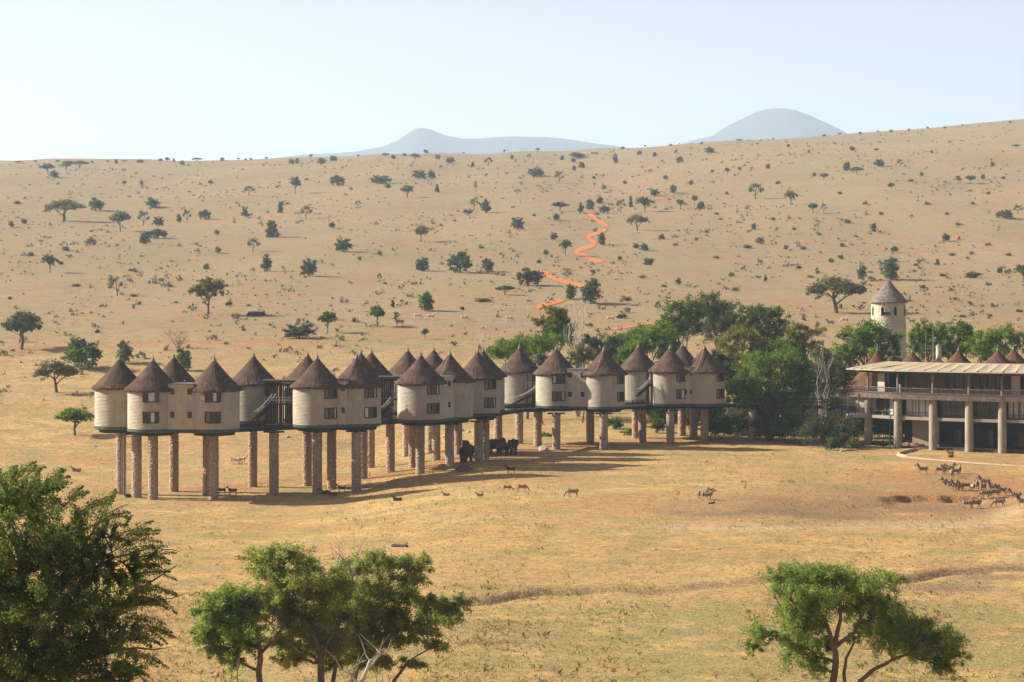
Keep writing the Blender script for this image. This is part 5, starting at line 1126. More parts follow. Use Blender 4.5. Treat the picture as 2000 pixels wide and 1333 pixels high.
# --- four big trees in front
def fg_tree(label, D, foot, lobes, n, leaf, mat, stems, seed, kw, twigs=500, name='acacia_tree', sides=8):
    px0 = foot; loc, B = pblobs(px0, 0, D, lobes); g = np.random.default_rng(seed); r_ = random.Random(seed)
    root = thing(name, label, 'tree', loc)
    V, tint, sp = leaves_np(g, B, n, leaf, **kw)
    put('crown', leaf_mesh('crown', V, tint, LM[mat]), root)
    mb = MB()
    def P(px, y, do=0): d = D + do; return Vector((X(px, d) - loc[0], do, Z(y, d) - loc[2]))
    ends = []
    for st in stems:                       # list of (px, y, r[, depth]) down to up
        pts = [P(*(q[:2] + (q[3:] if len(q) > 3 else ()))) for q in st]; rad = [q[2] for q in st]
        if st[0][1] > 1330: pts.insert(0, Vector((pts[0].x * .9, pts[0].y, -.4))); rad.insert(0, rad[0] * 1.25)
        pp = []; rr = []
        for a, b, ra, rb in zip(pts[:-1], pts[1:], rad[:-1], rad[1:]):
            for k in range(3):
                t_ = k / 3; q = a + (b - a) * t_
                if pp: q += Vector((r_.uniform(-1, 1), r_.uniform(-1, 1), r_.uniform(-1, 1))) * (b - a).length * .035
                pp.append(q); rr.append(ra + (rb - ra) * t_)
        pp.append(pts[-1]); rr.append(rad[-1]); mb.tube(pp, rr, sides); ends += [(p, r) for p, r in zip(pp[3:], rr[3:])]
    for b in B:                            # limbs reaching every lobe from the nearest wood
        c = Vector(b[:3]); e = min(ends, key=lambda q: (q[0] - c).length + max(0, q[0].z - c.z) * 1.5)
        q = limb(mb, e[0], c, min(e[1] * .7, .10), .04, 5, .07, .04, 6, r_)
        for _ in range(7):
            dd = Vector((r_.uniform(-1, 1) * b[3], r_.uniform(-1, 1) * b[4], r_.uniform(-.5, .9) * b[5])) * .85
            q2 = limb(mb, r_.choice(q[2:]), c + dd, .035, .012, 4, .07, .03, 5, r_)
    for i in g.choice(len(sp), min(twigs, len(sp)), replace=False): mb.tube([Vector(sp[i, 0]), Vector(sp[i, 1])], [.014, .006], 3, False)
    mb.build('trunk', bark, root, True)
    return root
KA = dict(asp=.36, per=80, spread=.095, inner=.15, up=.3, flat=.6)
fg_tree('smaller fresh-green acacia at the left of the front acacia group', 116, 505, [(430, 1178, 50, 22, 0, .9), (470, 1165, 46, 24, 1), (405, 1200, 36, 20, -1), (440, 1215, 52, 24), (400, 1240, 26, 24), (500, 1190, 42, 18, 2), (420, 1270, 34, 20), (475, 1235, 44, 22, -1), (455, 1290, 32, 22), (450, 1200, 60, 34, 1), (415, 1232, 40, 30), (480, 1255, 44, 22, 1)], 42000, .16, 'acacia2',
        [[(505, 1400, .2), (507, 1330, .17), (508, 1270, .14), (495, 1235, .1), (470, 1210, .06)], [(507, 1280, .10), (535, 1250, .07), (560, 1215, .04)], [(507, 1265, .1), (480, 1240, .06), (440, 1235, .03)]], 51, KA)
fg_tree('tall layered olive acacia in the middle of the front group', 118, 625, [(500, 1095, 40, 22, 1), (545, 1085, 48, 20, 0), (590, 1098, 42, 22, 2), (525, 1120, 52, 20), (600, 1135, 50, 22, -1), (560, 1190, 60, 22, 1), (505, 1200, 44, 16, -2), (630, 1175, 50, 24), (585, 1230, 56, 22, 0), (640, 1245, 46, 26, 1), (550, 1255, 40, 18), (600, 1210, 60, 30, 1), (560, 1150, 62, 28, 1), (640, 1132, 44, 26, 0), (530, 1175, 50, 22), (620, 1265, 56, 24, 1), (570, 1288, 40, 18), (655, 1290, 34, 18, 1)], 64000, .16, 'acacia',
        [[(629, 1400, .24), (629, 1330, .2), (625, 1280, .17), (612, 1235, .12), (585, 1180, .08), (560, 1120, .04)], [(626, 1285, .12), (650, 1230, .08), (660, 1170, .05)], [(640, 1400, .14), (652, 1320, .12), (668, 1260, .09), (690, 1200, .05)], [(620, 1290, .1), (575, 1260, .06), (535, 1230, .03)]], 52, KA)
fg_tree('wide dark acacia reaching right in the front group', 121, 700, [(690, 1110, 46, 22, 1), (735, 1100, 44, 20, 0), (790, 1103, 44, 18, 1), (825, 1105, 24, 18), (660, 1150, 44, 22, -1), (725, 1150, 50, 22, 2), (790, 1135, 46, 16), (705, 1200, 54, 26), (765, 1205, 46, 22, 1), (835, 1175, 44, 14, 0), (890, 1182, 38, 15), (870, 1212, 42, 16, -1), (690, 1255, 46, 24), (760, 1255, 50, 20), (825, 1240, 40, 16), (740, 1295, 46, 16), (805, 1298, 28, 14), (720, 1175, 60, 30, 1), (660, 1205, 50, 30), (785, 1168, 50, 24, 1), (740, 1230, 56, 26, 1), (800, 1225, 44, 22), (850, 1198, 44, 18, 1), (700, 1285, 50, 22, 1), (850, 1262, 34, 14), (660, 1240, 40, 26, 1)], 78000, .16, 'acacia',
        [[(700, 1400, .22), (690, 1335, .18), (700, 1290, .15), (725, 1240, .11), (745, 1180, .07), (765, 1130, .04)], [(705, 1290, .12), (700, 1230, .09), (685, 1160, .05)], [(715, 1275, .12), (765, 1240, .08), (820, 1215, .06), (875, 1200, .03)], [(750, 1400, .12), (770, 1330, .1), (800, 1290, .06)]], 53, KA)
fg_tree('fresh green acacia standing alone at the lower right', 118, 1625, [(1518, 1128, 34, 20, 0), (1560, 1122, 36, 24, 1), (1605, 1122, 42, 24, 0), (1655, 1150, 44, 26, 1), (1695, 1145, 36, 24, -1), (1735, 1138, 34, 24, 0), (1545, 1160, 44, 22, -1), (1590, 1185, 44, 30), (1575, 1240, 40, 30), (1550, 1275, 34, 32, 1), (1480, 1240, 30, 22), (1470, 1265, 22, 16), (1730, 1185, 34, 36, 0), (1700, 1215, 38, 40, 1), (1735, 1255, 42, 38, 0), (1800, 1225, 40, 22), (1845, 1255, 46, 30, 0), (1870, 1280, 26, 24), (1845, 1305, 30, 22), (1795, 1270, 40, 26, 1), (1595, 1305, 26, 30), (1520, 1245, 26, 12), (1640, 1130, 50, 26, 1), (1568, 1148, 52, 30, 1), (1612, 1165, 50, 24, -1), (1695, 1180, 44, 32, 1), (1555, 1205, 44, 34), (1750, 1215, 40, 34, 1), (1780, 1250, 52, 34, 1), (1830, 1272, 44, 30, 1), (1645, 1190, 30, 22, 1), (1610, 1262, 26, 24, 1), (1585, 1210, 40, 30, 1), (1672, 1245, 22, 20, 1)], 84000, .155, 'acacia2',
        [[(1628, 1420, .24), (1627, 1330, .2), (1632, 1275, .17), (1622, 1240, .12), (1605, 1200, .07)], [(1632, 1265, .15), (1640, 1210, .1), (1642, 1160, .06)], [(1634, 1262, .13), (1668, 1235, .1), (1690, 1190, .06), (1700, 1160, .03)], [(1650, 1420, .12), (1648, 1330, .1), (1652, 1285, .08), (1668, 1255, .05)],
         [(1655, 1420, .16), (1680, 1330, .13), (1715, 1303, .1), (1755, 1285, .08), (1800, 1265, .04)], [(1600, 1240, .06), (1560, 1225, .04), (1520, 1235, .03)]], 54, dict(KA, asp=.32, per=50, inner=.2))
KT = dict(asp=.5, per=110, spread=.055, inner=.3, up=.3, flat=.9, spray=1.9)
fg_tree('big dark thorn tree filling the lower left corner', 60, 40, [(60, 975, 70, 45, 0, .8), (15, 1010, 90, 60, -1), (130, 1055, 66, 50, 1), (60, 1100, 100, 70, 0), (175, 1120, 74, 58, 0), (110, 1190, 100, 70, -1), (20, 1200, 120, 90, 1), (200, 1200, 62, 52, 1), (150, 1275, 100, 60), (60, 1310, 120, 70), (235, 1260, 46, 44, -1), (250, 1105, 48, 34), (215, 1050, 40, 30), (-80, 1120, 110, 120), (-90, 1280, 120, 110), (265, 1165, 40, 28), (230, 1330, 60, 40)], 150000, .085, 'thorn',
        [[(40, 1500, .22), (45, 1330, .18), (70, 1230, .13), (110, 1150, .09), (150, 1080, .05)], [(40, 1420, .14), (150, 1300, .1), (210, 1220, .06), (270, 1150, .035), (345, 1105, .012)], [(60, 1250, .1), (40, 1120, .07), (60, 1000, .04), (95, 925, .012)], [(120, 1150, .06), (220, 1090, .035), (300, 1070, .018), (352, 1078, .008)],
         [(150, 1290, .06), (240, 1270, .035), (330, 1265, .01)], [(200, 1200, .05), (280, 1180, .025), (362, 1160, .008)], [(150, 1080, .04), (200, 1010, .02), (250, 985, .008)]], 55, KT, 1400, 'thorn_tree')
# loose outer sprays of the thorn tree: arching twigs edged with leaves, one part
g = np.random.default_rng(77); root = [o for o in bpy.data.objects if o.name.startswith('thorn_tree')][0]; L0 = root.location
mb = MB(); VV = []; TT = []
SPR = [(60, 960, 95, 905), (90, 970, 140, 935), (150, 1010, 232, 975), (190, 1040, 262, 1003), (210, 1070, 300, 1035), (230, 1090, 335, 1062), (250, 1100, 352, 1085), (245, 1130, 350, 1118), (250, 1160, 362, 1165), (255, 1170, 340, 1195), (235, 1210, 335, 1225),
       (230, 1240, 320, 1262), (240, 1280, 330, 1310), (220, 1300, 290, 1330), (20, 950, 30, 915), (0, 960, -10, 920), (120, 990, 180, 950), (240, 1120, 330, 1095), (225, 1190, 318, 1180), (250, 1230, 345, 1250), (180, 1030, 215, 960), (240, 1075, 318, 1020), (100, 960, 118, 915), (40, 945, 62, 912), (235, 1150, 310, 1140)]
for (ax_, ay, bx, by) in SPR * 3:
    bx, by = ax_ + (bx - ax_) * .88, ay + (by - ay) * .88
    do = g.uniform(-1.6, 1.6); j = g.normal(size=4) * 9; d = 60 + do
    a = Vector((X(ax_ + j[0], d), d, Z(ay + j[1], d))) - L0; b = Vector((X(bx + j[2] * .8, d), d + g.uniform(-.5, .5), Z(by + j[3] * .8, d))) - L0
    n = 8; pts = [a + (b - a) * (k / n) + Vector((0, 0, .12 * (b - a).length * math.sin(k / n * 3.14))) for k in range(n + 1)]
    mb.tube(pts, [.016 * (1 - .8 * k / n) + .002 for k in range(n + 1)], 4, False)
    m = 260; t_ = g.random(m) ** .8; P = np.array([list(pts[int(q * n)].lerp(pts[min(int(q * n) + 1, n)], q * n % 1)) for q in t_]) + g.normal(size=(m, 3)) * .11 * (1.15 - t_[:, None])
    axx = g.normal(size=(m, 3)); axx /= np.linalg.norm(axx, axis=1)[:, None]; w = np.cross(axx, g.normal(size=(m, 3))); w /= np.linalg.norm(w, axis=1)[:, None]
    s_ = .066 * g.uniform(.5, 1.3, (m, 1)); VV.append(np.stack([P - axx * s_ * .5, P + w * s_ * .28, P + axx * s_ * .5, P - w * s_ * .28], 1).reshape(-1, 3)); TT.append(np.repeat(g.random(m), 4))
put('outer_leaves', leaf_mesh('outer_leaves', np.concatenate(VV), np.concatenate(TT), LM['thorn']), root, kind='stuff'); mb.build('outer_twigs', bark, root, kind='stuff')
def dtwig(parent, D, segs, L0, mat, name='dead_branch'):
    mb = MB(); r_ = random.Random(9)
    for s_ in segs:
        pts = [Vector((X(p, D + dd), D + dd, Z(y, D + dd))) - L0 for p, y, r, dd in s_]; mb.tube(pts, [q[2] for q in s_], 6)
        for k in range(3): limb(mb, r_.choice(pts[1:]), pts[-1] + Vector((r_.uniform(-.5, .5), r_.uniform(-.4, .4), r_.uniform(.1, .5))), .02, .006, 3, .1, 0, 4, r_)
    mb.build(name, mat, parent)
wide = [o for o in bpy.data.objects if o.get('label', '').startswith('wide dark acacia')][0]
dtwig(wide, 119, [[(700, 1130, .05, 0), (672, 1095, .03, 0), (645, 1068, .01, 0)], [(690, 1120, .04, 0), (697, 1085, .02, 0), (706, 1058, .008, 0)], [(700, 1125, .04, 1), (660, 1100, .02, 1), (655, 1075, .01, 1)]], wide.location, bark_pale)

# bright saplings and a dead snag close to the camera, bottom edge
def sapling(lab, px, D, tops, nl, mat='yellow', wood=None):
    x = X(px, D); zf = Hs(x, D); root = thing('sapling', lab, 'sapling', (x, D, zf)); g = np.random.default_rng(px); mb = MB(); V = []; T = []; r_ = random.Random(px)
    for tp, ty in tops:
        e = Vector((X(tp, D) - x, r_.uniform(-.4, .4), Z(ty, D) - zf)); pts = limb(mb, (0, 0, -.1), e, .03, .006, 7, .025, .02, 5, r_)
        for k in range(nl):
            q = r_.uniform(.6, 1.0); p = np.array(pts[int(q * 7) if q < 1 else 7]) + g.normal(size=3) * .09; a = g.normal(size=3); a /= np.linalg.norm(a); w = np.cross(a, g.normal(size=3)); w /= np.linalg.norm(w)
            s_ = g.uniform(.06, .12); V.append(np.stack([p - a * s_ * .5, p + w * s_ * .3, p + a * s_ * .5, p - w * s_ * .3])); T.append(np.full(4, g.random()))
    put('leaves', leaf_mesh('leaves', np.concatenate(V), np.concatenate(T), LM[mat]), root); mb.build('stem', wood or bark, root)
LM['lime'] = leaf_mat('lime_leaf', (.16, .25, .04), (.34, .44, .10), .45)
sapling('yellow-green leafy sapling in front of the fresh-green acacia', 455, 44, [(447, 1262), (462, 1290), (440, 1300), (474, 1270), (452, 1315)], 34, 'lime')
sapling('bright lime sapling below the middle acacia, right one', 760, 44, [(760, 1312), (745, 1322), (775, 1318)], 40, 'lime')
sapling('bright lime sapling at the bottom edge, far right of the group', 805, 43, [(803, 1322), (815, 1328)], 40, 'lime')
sapling('lime-leaved sapling under the lone right acacia', 1790, 44, [(1770, 1318), (1790, 1308), (1780, 1326), (1800, 1322)], 44, 'lime')
sn = thing('dead_snag', 'crooked pale dead snag at the bottom edge below the acacia group', 'dead tree', (X(715, 46), 46, Hs(X(715, 46), 46)))
dtwig(sn, 46, [[(712, 1480, .07, 0), (708, 1400, .06, 0), (700, 1345, .05, 0), (716, 1310, .04, 0), (722, 1292, .03, .1), (742, 1278, .012, .2)], [(700, 1345, .045, 0), (690, 1322, .03, 0), (680, 1310, .015, 0)], [(718, 1305, .025, 0), (728, 1298, .02, .2), (733, 1285, .01, .2)]], sn.location, bark_pale, 'branch')

# ---------------------------------------------------------------- animals
def fur(name, c1, c2, stripes=False):
    t = NT(name); v = t.coord('Object')
    if stripes:
        w = t.n('ShaderNodeTexWave', i_Scale=1.5, i_Distortion=3.5); w.inputs['Detail'].default_value = 1.0; w.bands_direction = 'X'; t.l(v, w.inputs['Vector'])
        c = t.mix(t.val(w.outputs[0], .42, .56), c1, c2)
    else: c = t.mix(t.noise(v, 3, 3), c1, c2)
    return t.principled(c, .85, None, .15)
zebra_m = fur('zebra_coat', (.07, .052, .038), (.42, .32, .21), True)
ele_m = fur('elephant_skin', (.055, .036, .027), (.085, .055, .04))
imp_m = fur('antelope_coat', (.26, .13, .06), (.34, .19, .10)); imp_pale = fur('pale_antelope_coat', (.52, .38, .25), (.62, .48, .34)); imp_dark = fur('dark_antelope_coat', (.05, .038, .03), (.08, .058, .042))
tusk_m = fur('ivory', (.6, .54, .42), (.66, .6, .48))
def fuse(name, build, voxel, mat):
    mb = MB(); build(mb); me = mb.mesh(name, None); o = bpy.data.objects.new('tmp', me); col.objects.link(o)
    m = o.modifiers.new('r', 'REMESH'); m.mode = 'VOXEL'; m.voxel_size = voxel; m.use_smooth_shade = True
    s_ = o.modifiers.new('s', 'SMOOTH'); s_.factor = .5; s_.iterations = 2
    dg = bpy.context.evaluated_depsgraph_get(); r = bpy.data.meshes.new_from_object(o.evaluated_get(dg)); bpy.data.objects.remove(o)
    r.name = name; r.materials.clear(); r.materials.append(mat); return r
def cap(mb, pts, rad): 
    mb.tube(pts, rad, 10)
    for p, r in ((pts[0], rad[0]), (pts[-1], rad[-1])): mb.ell(p, (r, r, r), 10, 6)
def ungulate(mb, L, Ht, bulk, neck, head, graze=False, walk=.0, lie=False, horn=False, tail=True, turn=0.0):
    """faces -X. L body length, Ht shoulder height"""
    zb = Ht * .70 if not lie else Ht * .26; r = bulk
    cap(mb, [(-L * .5, 0, zb + .02), (-L * .25, 0, zb - .02), (L * .1, 0, zb - .03), (L * .42, 0, zb + .03)], [r * .82, r, r * .97, r * .88])
    mb.ell((-L * .38, 0, zb + .02), (r * .75, r * .85, r * 1.12)); mb.ell((L * .40, 0, zb + .02), (r * .85, r * .9, r * 1.1))
    if not lie:
        for sx, off in ((-L * .42, walk), (-L * .42, -walk), (L * .42, -walk * .8), (L * .42, walk * .8)):
            sy = r * .5 * (1 if off >= 0 else -1) if walk else 0
            if not walk: pass
            y = r * .5 * (1 if (sx, off) in ((-L * .42, walk), (L * .42, walk * .8)) else -1)
            if sx < 0: cap(mb, [(sx, y, zb), (sx - off * .4, y, Ht * .36), (sx - off, y, Ht * .05)], [r * .42, r * .20, r * .17])
            else: cap(mb, [(sx, y, zb), (sx - .05 - off * .3, y, Ht * .46), (sx + .07 - off * .7, y, Ht * .30), (sx - off, y, Ht * .05)], [r * .55, r * .28, r * .2, r * .17])
            mb.ell((sx - off - .02, y, .035), (r * .24, r * .19, .05), 8, 4)
    else:
        for y in (-r * .7, r * .7): cap(mb, [(-L * .4, y, r * .4), (-L * .7, y, .07)], [r * .3, r * .15]); cap(mb, [(L * .4, y * 1.1, r * .5), (L * .1, y * 1.3, .09)], [r * .5, r * .2])
    n0 = Vector((-L * .5, 0, zb + r * .35))
    if graze: n1 = n0 + Vector((-neck * .75, turn * .3, -neck * .75)); h1 = n1 + Vector((-head * .25, turn * .1, -head * .9))
    else: n1 = n0 + Vector((-neck * .62, turn * neck, neck * .82)); h1 = n1 + Vector((-head * (1 - abs(turn)), turn * head, -head * .42))
    cap(mb, [n0 + Vector((.12, 0, -.04)), n0.lerp(n1, .5), n1], [r * .72, r * .48, r * .36]); cap(mb, [n1, n1.lerp(h1, .55), h1], [r * .40, r * .32, r * .2])
    for y in (-1, 1): mb.ell(n1 + Vector((.03, y * r * .35, r * .45)), (.03, .03, r * .36), 6, 4)
    if tail: cap(mb, [(L * .5 + r * .5, 0, zb + r * .6), (L * .5 + r * .8, 0, zb - r * .4), (L * .5 + r * .75, 0, zb - r * 1.4)], [.035, .03, .045])
    return n1, h1
AM = {}
inf = {}
def reg(k, L, Ht, b, nk, hd, vox, mat, **kw):
    def f(mb): inf[k] = ungulate(mb, L, Ht, b, nk, hd, **kw)
    AM[k] = fuse('body', f, vox, mat)
reg('zs', 1.25, 1.30, .30, .62, .46, .05, zebra_m, walk=.03); reg('zw', 1.25, 1.30, .30, .6, .46, .05, zebra_m, walk=.22); reg('zg', 1.25, 1.30, .30, .7, .46, .05, zebra_m, walk=.15, graze=True); reg('zt', 1.25, 1.3, .3, .55, .42, .05, zebra_m, walk=.1, turn=.7)
reg('as', .85, .95, .19, .42, .26, .035, imp_m, walk=.05, tail=False); reg('ag', .85, .95, .19, .5, .26, .035, imp_m, walk=.14, graze=True, tail=False); reg('al', .85, .95, .19, .42, .26, .035, imp_m, lie=True, tail=False)
mane = {}
for k in ('zs', 'zw', 'zg', 'zt'):
    n1, h1 = inf[k]; n0 = Vector((-.62, 0, .91 + .25)); mb = MB()
    for i in range(8):
        p = n0.lerp(n1 + Vector((.02, 0, .12)), i / 7) + Vector((.06, 0, .05)); mb.box(p.x - .06, p.x + .06, p.y - .02, p.y + .02, p.z - .05, p.z + .10)
    mane[k] = mb.mesh('mane', imp_dark)
hornm = MB(); n1, h1 = inf['as']
for y in (-1, 1): hornm.tube([n1 + Vector((0, y * .05, .05)), n1 + Vector((.10, y * .12, .25)), n1 + Vector((.02, y * .16, .42)), n1 + Vector((.0, y * .10, .55))], [.02, .016, .012, .005], 5)
hornm = hornm.mesh('horns', imp_dark)
def animal(kind, px, y, head, lab, sc=1.0, mat=None, D=None, cat=None, name=None, group=None, horns=False):
    """head: heading in degrees the animal faces, 180 = to the left of the picture, 0 = right, 270 = towards the viewer"""
    if D is None: x, D = hit(px, y, 140)
    else: x = X(px, D)
    zeb = kind[0] == 'z'
    r = thing(name or ('zebra' if zeb else 'antelope'), lab, cat or ('zebra' if zeb else 'antelope'), (x, D, Hs(x, D) - .01), math.radians(head - 180), group or ('zebras around the dried waterhole' if zeb else 'antelopes on the grass'))
    r.scale = (sc / K,) * 3
    b = put('body', AM[kind], r)
    if mat: b.material_slots[0].link = 'OBJECT'; b.material_slots[0].material = mat
    if zeb: put('mane', mane[kind], r)
    if horns: put('horns', hornm, r)
    return r
for a in [('zs', 1803, 926, 180, 'lone zebra facing left, left of the upper zebra cluster'), ('zs', 1835, 927, 5, 'leftmost zebra of the upper tight cluster, facing right'), ('zt', 1845, 927, 250, 'pale-legged zebra second in the upper tight cluster'),
          ('zs', 1855, 925, 20, 'zebra in the middle back of the upper cluster'), ('zs', 1859, 934, 262, 'nearest zebra of the upper cluster, facing the viewer'), ('zw', 1866, 930, 200, 'dark zebra behind the nearest one in the upper cluster'),
          ('zs', 1874, 926, 265, 'rightmost zebra of the upper cluster'), ('zs', 1852, 955, 182, 'front zebra of the middle line with raised head, facing left'), ('zs', 1860, 958, 178, 'second zebra of the middle line, facing left'), ('zs', 1870, 959, 190, 'third zebra of the middle line above the shaded bank'),
          ('zt', 1878, 959, 240, 'zebra turned towards the viewer in the middle line'), ('zg', 1888, 958, 175, 'zebra with lowered head at the right of the middle line'), ('zs', 1900, 961, 272, 'pale-rumped zebra above the right end of the bank'),
          ('zw', 1909, 957, 255, 'darkly striped zebra turned to the viewer above the bank'), ('zs', 1924, 951, 178, 'zebra standing behind the crowded right group, facing left'), ('zs', 1921, 961, 240, 'pale zebra in the middle of the crowded right group'),
          ('zw', 1943, 962, 180, 'zebra descending at the right of the crowded group'), ('zs', 1956, 968, 185, 'rearmost dark zebra at the right of the crowded group'), ('zg', 1926, 974, 190, 'zebra stepping down past the end of the bank'),
          ('zg', 1944, 972, 200, 'zebra with head down between bank and lower group'), ('zs', 1890, 994, 355, 'left zebra of the lower pair standing in the dry pan'), ('zw', 1905, 994, 350, 'right zebra of the lower pair standing in the dry pan'),
          ('zg', 1952, 991, 182, 'zebra grazing to the left at the lower right of the herd'), ('zs', 1984, 978, 175, 'pale zebra near the right frame edge, partly hidden'), ('zs', 1999, 991, 180, 'zebra cut by the right edge of the frame'),
          ('zw', 1372, 976, 0, 'left zebra of the distant pair left of the dry pan'), ('zs', 1380, 978, 355, 'right zebra of the distant pair left of the dry pan')]:
    animal(*a)
animal('zg', 1119, 971, 180, 'solitary pale zebra grazing right of the hut shadows', group='zebras around the dried waterhole')
animal('zw', 1622, 637, 180, 'far dark zebra on the plain left of the tower', 1.3); animal('zw', 1781, 634, 170, 'far dark zebra on the plain right of the tower', 1.3); animal('zw', 781, 637, 180, 'far dark zebra walking below grazing pale antelopes', 1.6)
animal('as', 1857, 893, 180, 'brown antelope standing between lodge and kerb wall', 1.25, horns=True)
animal('ag', 990, 961, 0, 'left brown antelope grazing at the tip of a hut shadow', 1.15); animal('ag', 1019, 961, 0, 'right brown antelope grazing at the tip of a hut shadow', 1.3)
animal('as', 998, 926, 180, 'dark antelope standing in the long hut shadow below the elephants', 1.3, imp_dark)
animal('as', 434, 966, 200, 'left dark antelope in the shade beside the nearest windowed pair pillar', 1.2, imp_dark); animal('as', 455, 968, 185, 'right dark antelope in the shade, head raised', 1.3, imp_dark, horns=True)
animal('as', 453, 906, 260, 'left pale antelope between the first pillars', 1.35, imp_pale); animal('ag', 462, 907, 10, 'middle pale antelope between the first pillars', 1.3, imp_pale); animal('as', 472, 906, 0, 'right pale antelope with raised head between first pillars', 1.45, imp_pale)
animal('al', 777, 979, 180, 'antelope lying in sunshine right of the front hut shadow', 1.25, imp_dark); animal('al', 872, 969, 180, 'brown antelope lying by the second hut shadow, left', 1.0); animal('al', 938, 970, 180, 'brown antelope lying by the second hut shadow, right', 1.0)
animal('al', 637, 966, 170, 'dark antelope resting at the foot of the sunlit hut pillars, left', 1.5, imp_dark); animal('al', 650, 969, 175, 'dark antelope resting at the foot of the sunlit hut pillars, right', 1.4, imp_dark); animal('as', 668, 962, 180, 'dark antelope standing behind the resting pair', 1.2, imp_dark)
animal('al', 150, 922, 180, 'reddish antelope lying far left beyond the thorn tree top', 1.6)
for px, y, h, lab in ((815, 624, 0, 'far pale antelope grazing, left of two'), (842, 625, 180, 'far pale antelope grazing, right of two'), (906, 628, 0, 'far pale antelope left of the thin bare tree'), (994, 629, 0, 'far pale antelope right of the thin bare tree'),
                      (1193, 629, 180, 'far pale antelope above the dark tree by the bare white tree'), (1650, 632, 180, 'far sandy antelope just left of the tower top')):
    animal('ag', px, y, h, lab, 2.0, imp_pale)

def elephant(mb):
    zb = 1.95
    cap(mb, [(-1.0, 0, zb + .1), (-.3, 0, zb + .05), (.5, 0, zb + .08), (1.1, 0, zb - .05)], [.78, .92, .92, .78])
    mb.ell((.1, 0, zb - .15), (1.1, .88, .85))
    for x, y, o in ((-.95, .42, .06), (-.95, -.42, -.12), (1.05, .40, -.1), (1.05, -.40, .12)):
        cap(mb, [(x, y, zb - .3), (x - o, y, .95), (x - o * 1.6, y, .22)], [.42, .28, .27]); mb.tube([(x - o * 1.6, y, .25), (x - o * 1.6, y, 0)], [.27, .31], 10)
    mb.ell((-1.75, 0, 2.55), (.52, .46, .60)); mb.ell((-1.5, 0, 2.4), (.5, .45, .5)); mb.ell((-1.95, 0, 2.25), (.35, .32, .4))
    cap(mb, [(-2.08, 0, 2.2), (-2.35, 0, 1.7), (-2.42, .03, 1.1), (-2.38, .05, .6), (-2.48, .05, .3)], [.27, .20, .15, .11, .08])
    for y in (-1, 1):
        R_ = Vector((0, 0, 1)); mb.ell((-1.32, y * .72, 2.30), (.16, .46, .66)); mb.ell((-1.35, y * .66, 1.85), (.12, .28, .35))
    cap(mb, [(1.75, 0, 2.2), (1.95, 0, 1.5), (1.92, 0, .9)], [.07, .045, .06])
ELE = fuse('body', elephant, .085, ele_m)
TUSK = MB()
for y in (-1, 1): TUSK.tube([(-2.05, y * .24, 2.0), (-2.35, y * .34, 1.65), (-2.65, y * .34, 1.6)], [.06, .05, .02], 8)
TUSK = TUSK.mesh('tusks', tusk_m, True)
for px, y, hd, sc, lab in ((910, 903, 60, .98, 'biggest elephant standing left of the pillars, rear to the viewer'), (909, 886, 255, .85, 'elephant behind the biggest one, only head and ears showing'), (965, 888, 15, .98, 'dark elephant right behind the double pillar, seen from the side'),
                            (983, 889, 330, .80, 'smaller elephant huddled in the middle of the right group'), (1003, 887, 268, .93, 'elephant facing the viewer with spread ears, rightmost of the herd'), (953, 886, 350, .72, 'elephant calf half hidden by the double pillar')):
    x, D = hit(px, y, 200); r = thing('elephant', lab, 'elephant', (x, D, Hs(x, D) - .02), math.radians(hd - 180), 'elephants sheltering under the huts'); r.scale = (sc / K,) * 3
    put('body', ELE, r); put('tusks', TUSK, r)

# ---------------------------------------------------------------- stones, logs, mounds
rock_dark = mottled('dark_boulder', (.10, .085, .07), (.17, .14, .115), 1.5, .95, .4, .05); rock_red = mottled('red_rubble', (.26, .13, .08), (.18, .09, .06), 1.5, .95, .4, .05); rock_pale = mottled('pale_rock', (.38, .36, .30), (.30, .28, .24), 1.5, .95, .3, .05)
def boulder(seed, mat, flat=.7):
    g = random.Random(seed); bm = bmesh.new(); bmesh.ops.create_icosphere(bm, subdivisions=2, radius=1)
    for v in bm.verts: v.co *= 1 + g.uniform(-.16, .16); v.co.z *= flat
    me = bpy.data.meshes.new('boulder'); bm.to_mesh(me); bm.free(); me.materials.append(mat); return me
RK = {m: [boulder(k, {'d': rock_dark, 'r': rock_red, 'p': rock_pale}[m]) for k in range(3)] for m in 'drp'}
def rocks(name, lst, m, lab, grp, cat='rock'):
    for i, (px, y, s_) in enumerate(lst):
        x, D = hit(px, y, 150); o = put(name, RK[m][i % 3], None, (x, D, Hs(x, D) + s_ * .25), lab if isinstance(lab, str) else lab[i], cat, grp); o.scale = (s_, s_ * rnd.uniform(.7, 1), s_ * rnd.uniform(.6, 1)); o.rotation_euler.z = rnd.uniform(0, 6)
rocks('boulder', [(895, 918, .5), (902, 917, .7), (911, 917, .65), (919, 918, .5), (906, 921, .6), (914, 922, .45), (899, 922, .4)], 'd', ['leftmost dark boulder at the big elephant feet', 'large dark boulder left in the elephant pile', 'dark boulder in the middle of the elephant pile', 'rightmost dark boulder of the elephant pile', 'front middle dark boulder of the elephant pile', 'small front right boulder of the elephant pile', 'small front left boulder of the elephant pile'], 'boulders piled below the elephants')
rocks('boulder', [(1772, 873, .8), (1782, 868, 1.2), (1795, 866, 1.3), (1806, 870, 1.0), (1787, 874, .8), (1799, 875, .8), (1840, 873, 1.0), (1852, 872, 1.1), (1862, 874, .8)], 'r', ['red rubble piece, far left of the mound under the lodge', 'second piece of the red mound beside the second column', 'largest red rubble piece on top of the mound', 'red rubble piece left of the sunlit column', 'small front red piece of the left mound', 'small front right red piece of the left mound', 'red rubble right against the sunlit column', 'middle piece of the red mound right of the sunlit column', 'rightmost low red rubble piece right of the sunlit column'], 'reddish rubble under the lodge')
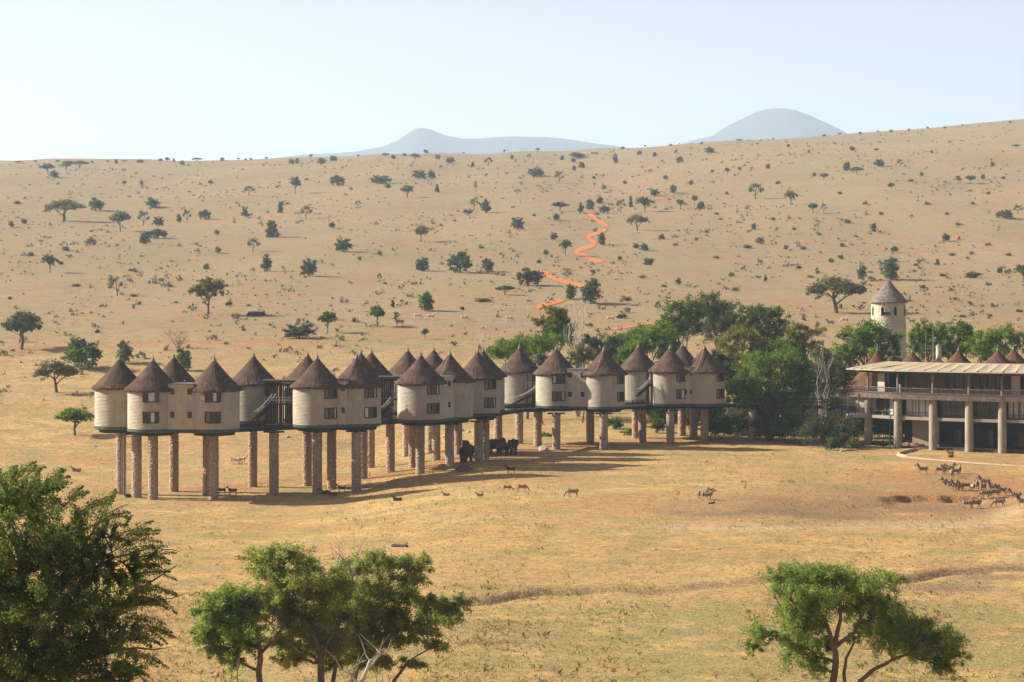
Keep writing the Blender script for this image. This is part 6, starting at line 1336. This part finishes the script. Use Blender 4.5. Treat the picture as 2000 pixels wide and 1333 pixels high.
rocks('boulder', [(1062, 881, .8)], 'p', 'single pale rock with a dark underside right of the elephants', None)
rocks('boulder', [(868, 855, .35), (902, 843, .5), (915, 845, .4), (185, 873, .3), (562, 855, .4), (1645, 883, .4)], 'p', ['small pale stone seen left of the elephant pillars', 'pale stone beyond the windowless hut pillars', 'flat pale stone right beyond the windowless hut pillars', 'small pale stone left of the ladder', 'pale stone beyond the first staircase pillars', 'small pale stone at the thicket edge'], None)
def mound(px, y, w, h, lab):
    x, D = hit(px, y, 200); o = put('termite_mound', boulder(px, mound_m, 1.0), None, (x, D, Hs(x, D)), lab, 'termite mound'); o.scale = (w * D / F / 2, w * D / F / 2, h * D / F)
mound_m = mottled('red_termite_earth', (.40, .15, .06), (.30, .12, .06), 1.5, .95, .4, .1)
mound(1871, 468, 9, 8, 'red termite mound beside a dark bush on the right plain'); mound(240, 633, 6, 6, 'small red termite mound above the leftmost huts')
mound(584, 577, 8, 3, 'low red earth mound with a green tuft on the plain'); mound(868, 478, 12, 3, 'low red mound right of a solitary olive tree')
def log(px0, y0, px1, y1, r, lab, mat, horn=False, name='fallen_log'):
    (xa, Da), (xb, Db) = hit(px0, y0, 140), hit(px1, y1, 140); a, b = Vector((xa, Da, Hs(xa, Da) + r * .8)), Vector((xb, Db, Hs(xb, Db) + r * .8)); mb = MB(); c = (a + b) / 2
    limb(mb, a - c, b - c, r, r * .7, 5, .03, 0, 8, random.Random(px0)); t_ = thing(name, lab, 'log', c); mb.build('trunk', mat, t_, True)
    m2 = MB(); limb(m2, (b - c) * .8, (b - c) * .9 + Vector((.1, .1, r * 2.6)), r * .4, r * .12, 3, .1, 0, 5, random.Random(3)); m2.build('branch_stub', mat, t_)
log(766, 1068, 795, 1069, .15, 'dark fallen log lying alone on the golden grass above the acacias', dark_wood)
for k in range(4): log(482 + k, 617 - k * 1.3, 519 - k, 617 - k * 1.3, .32, ['dark log at the bottom of the log pile on the plain', 'second log of the dark log pile on the plain', 'third log of the dark log pile on the plain', 'topmost log of the dark log pile on the plain'][k], dark_wood)
log(1385, 985, 1396, 983, .10, 'small dark stick near the distant zebra pair', dark_wood); log(1648, 882, 1664, 880, .08, 'bleached stick by the shaded thicket', bark_pale)

# ---------------------------------------------------------------- air
haze = MB().box(-9200, 9200, -260, 19400, -12, 1450).mesh('haze', None)
t = NT('haze_air'); pv = t.n('ShaderNodeVolumePrincipled'); pv.inputs['Color'].default_value = (0.60, 0.80, 1.0, 1); pv.inputs['Density'].default_value = HAZE / K; pv.inputs['Anisotropy'].default_value = 0.2
t.l(pv.outputs[0], t.out.inputs['Volume']); haze.materials.append(t.m); put('haze', haze, kind='stuff', label='pale blue haze filling the air over the plain')

# layout units -> metres
for o in list(bpy.data.objects):
    if o.parent is None and o.type in ('MESH', 'EMPTY', 'CAMERA'):
        o.location = o.location * K
        if o.type != 'CAMERA': o.scale = o.scale * K
print('tris', sum(len(o.data.loops) - 2 * len(o.data.polygons) for o in bpy.data.objects if o.type == 'MESH'), 'objects', len(bpy.data.objects))
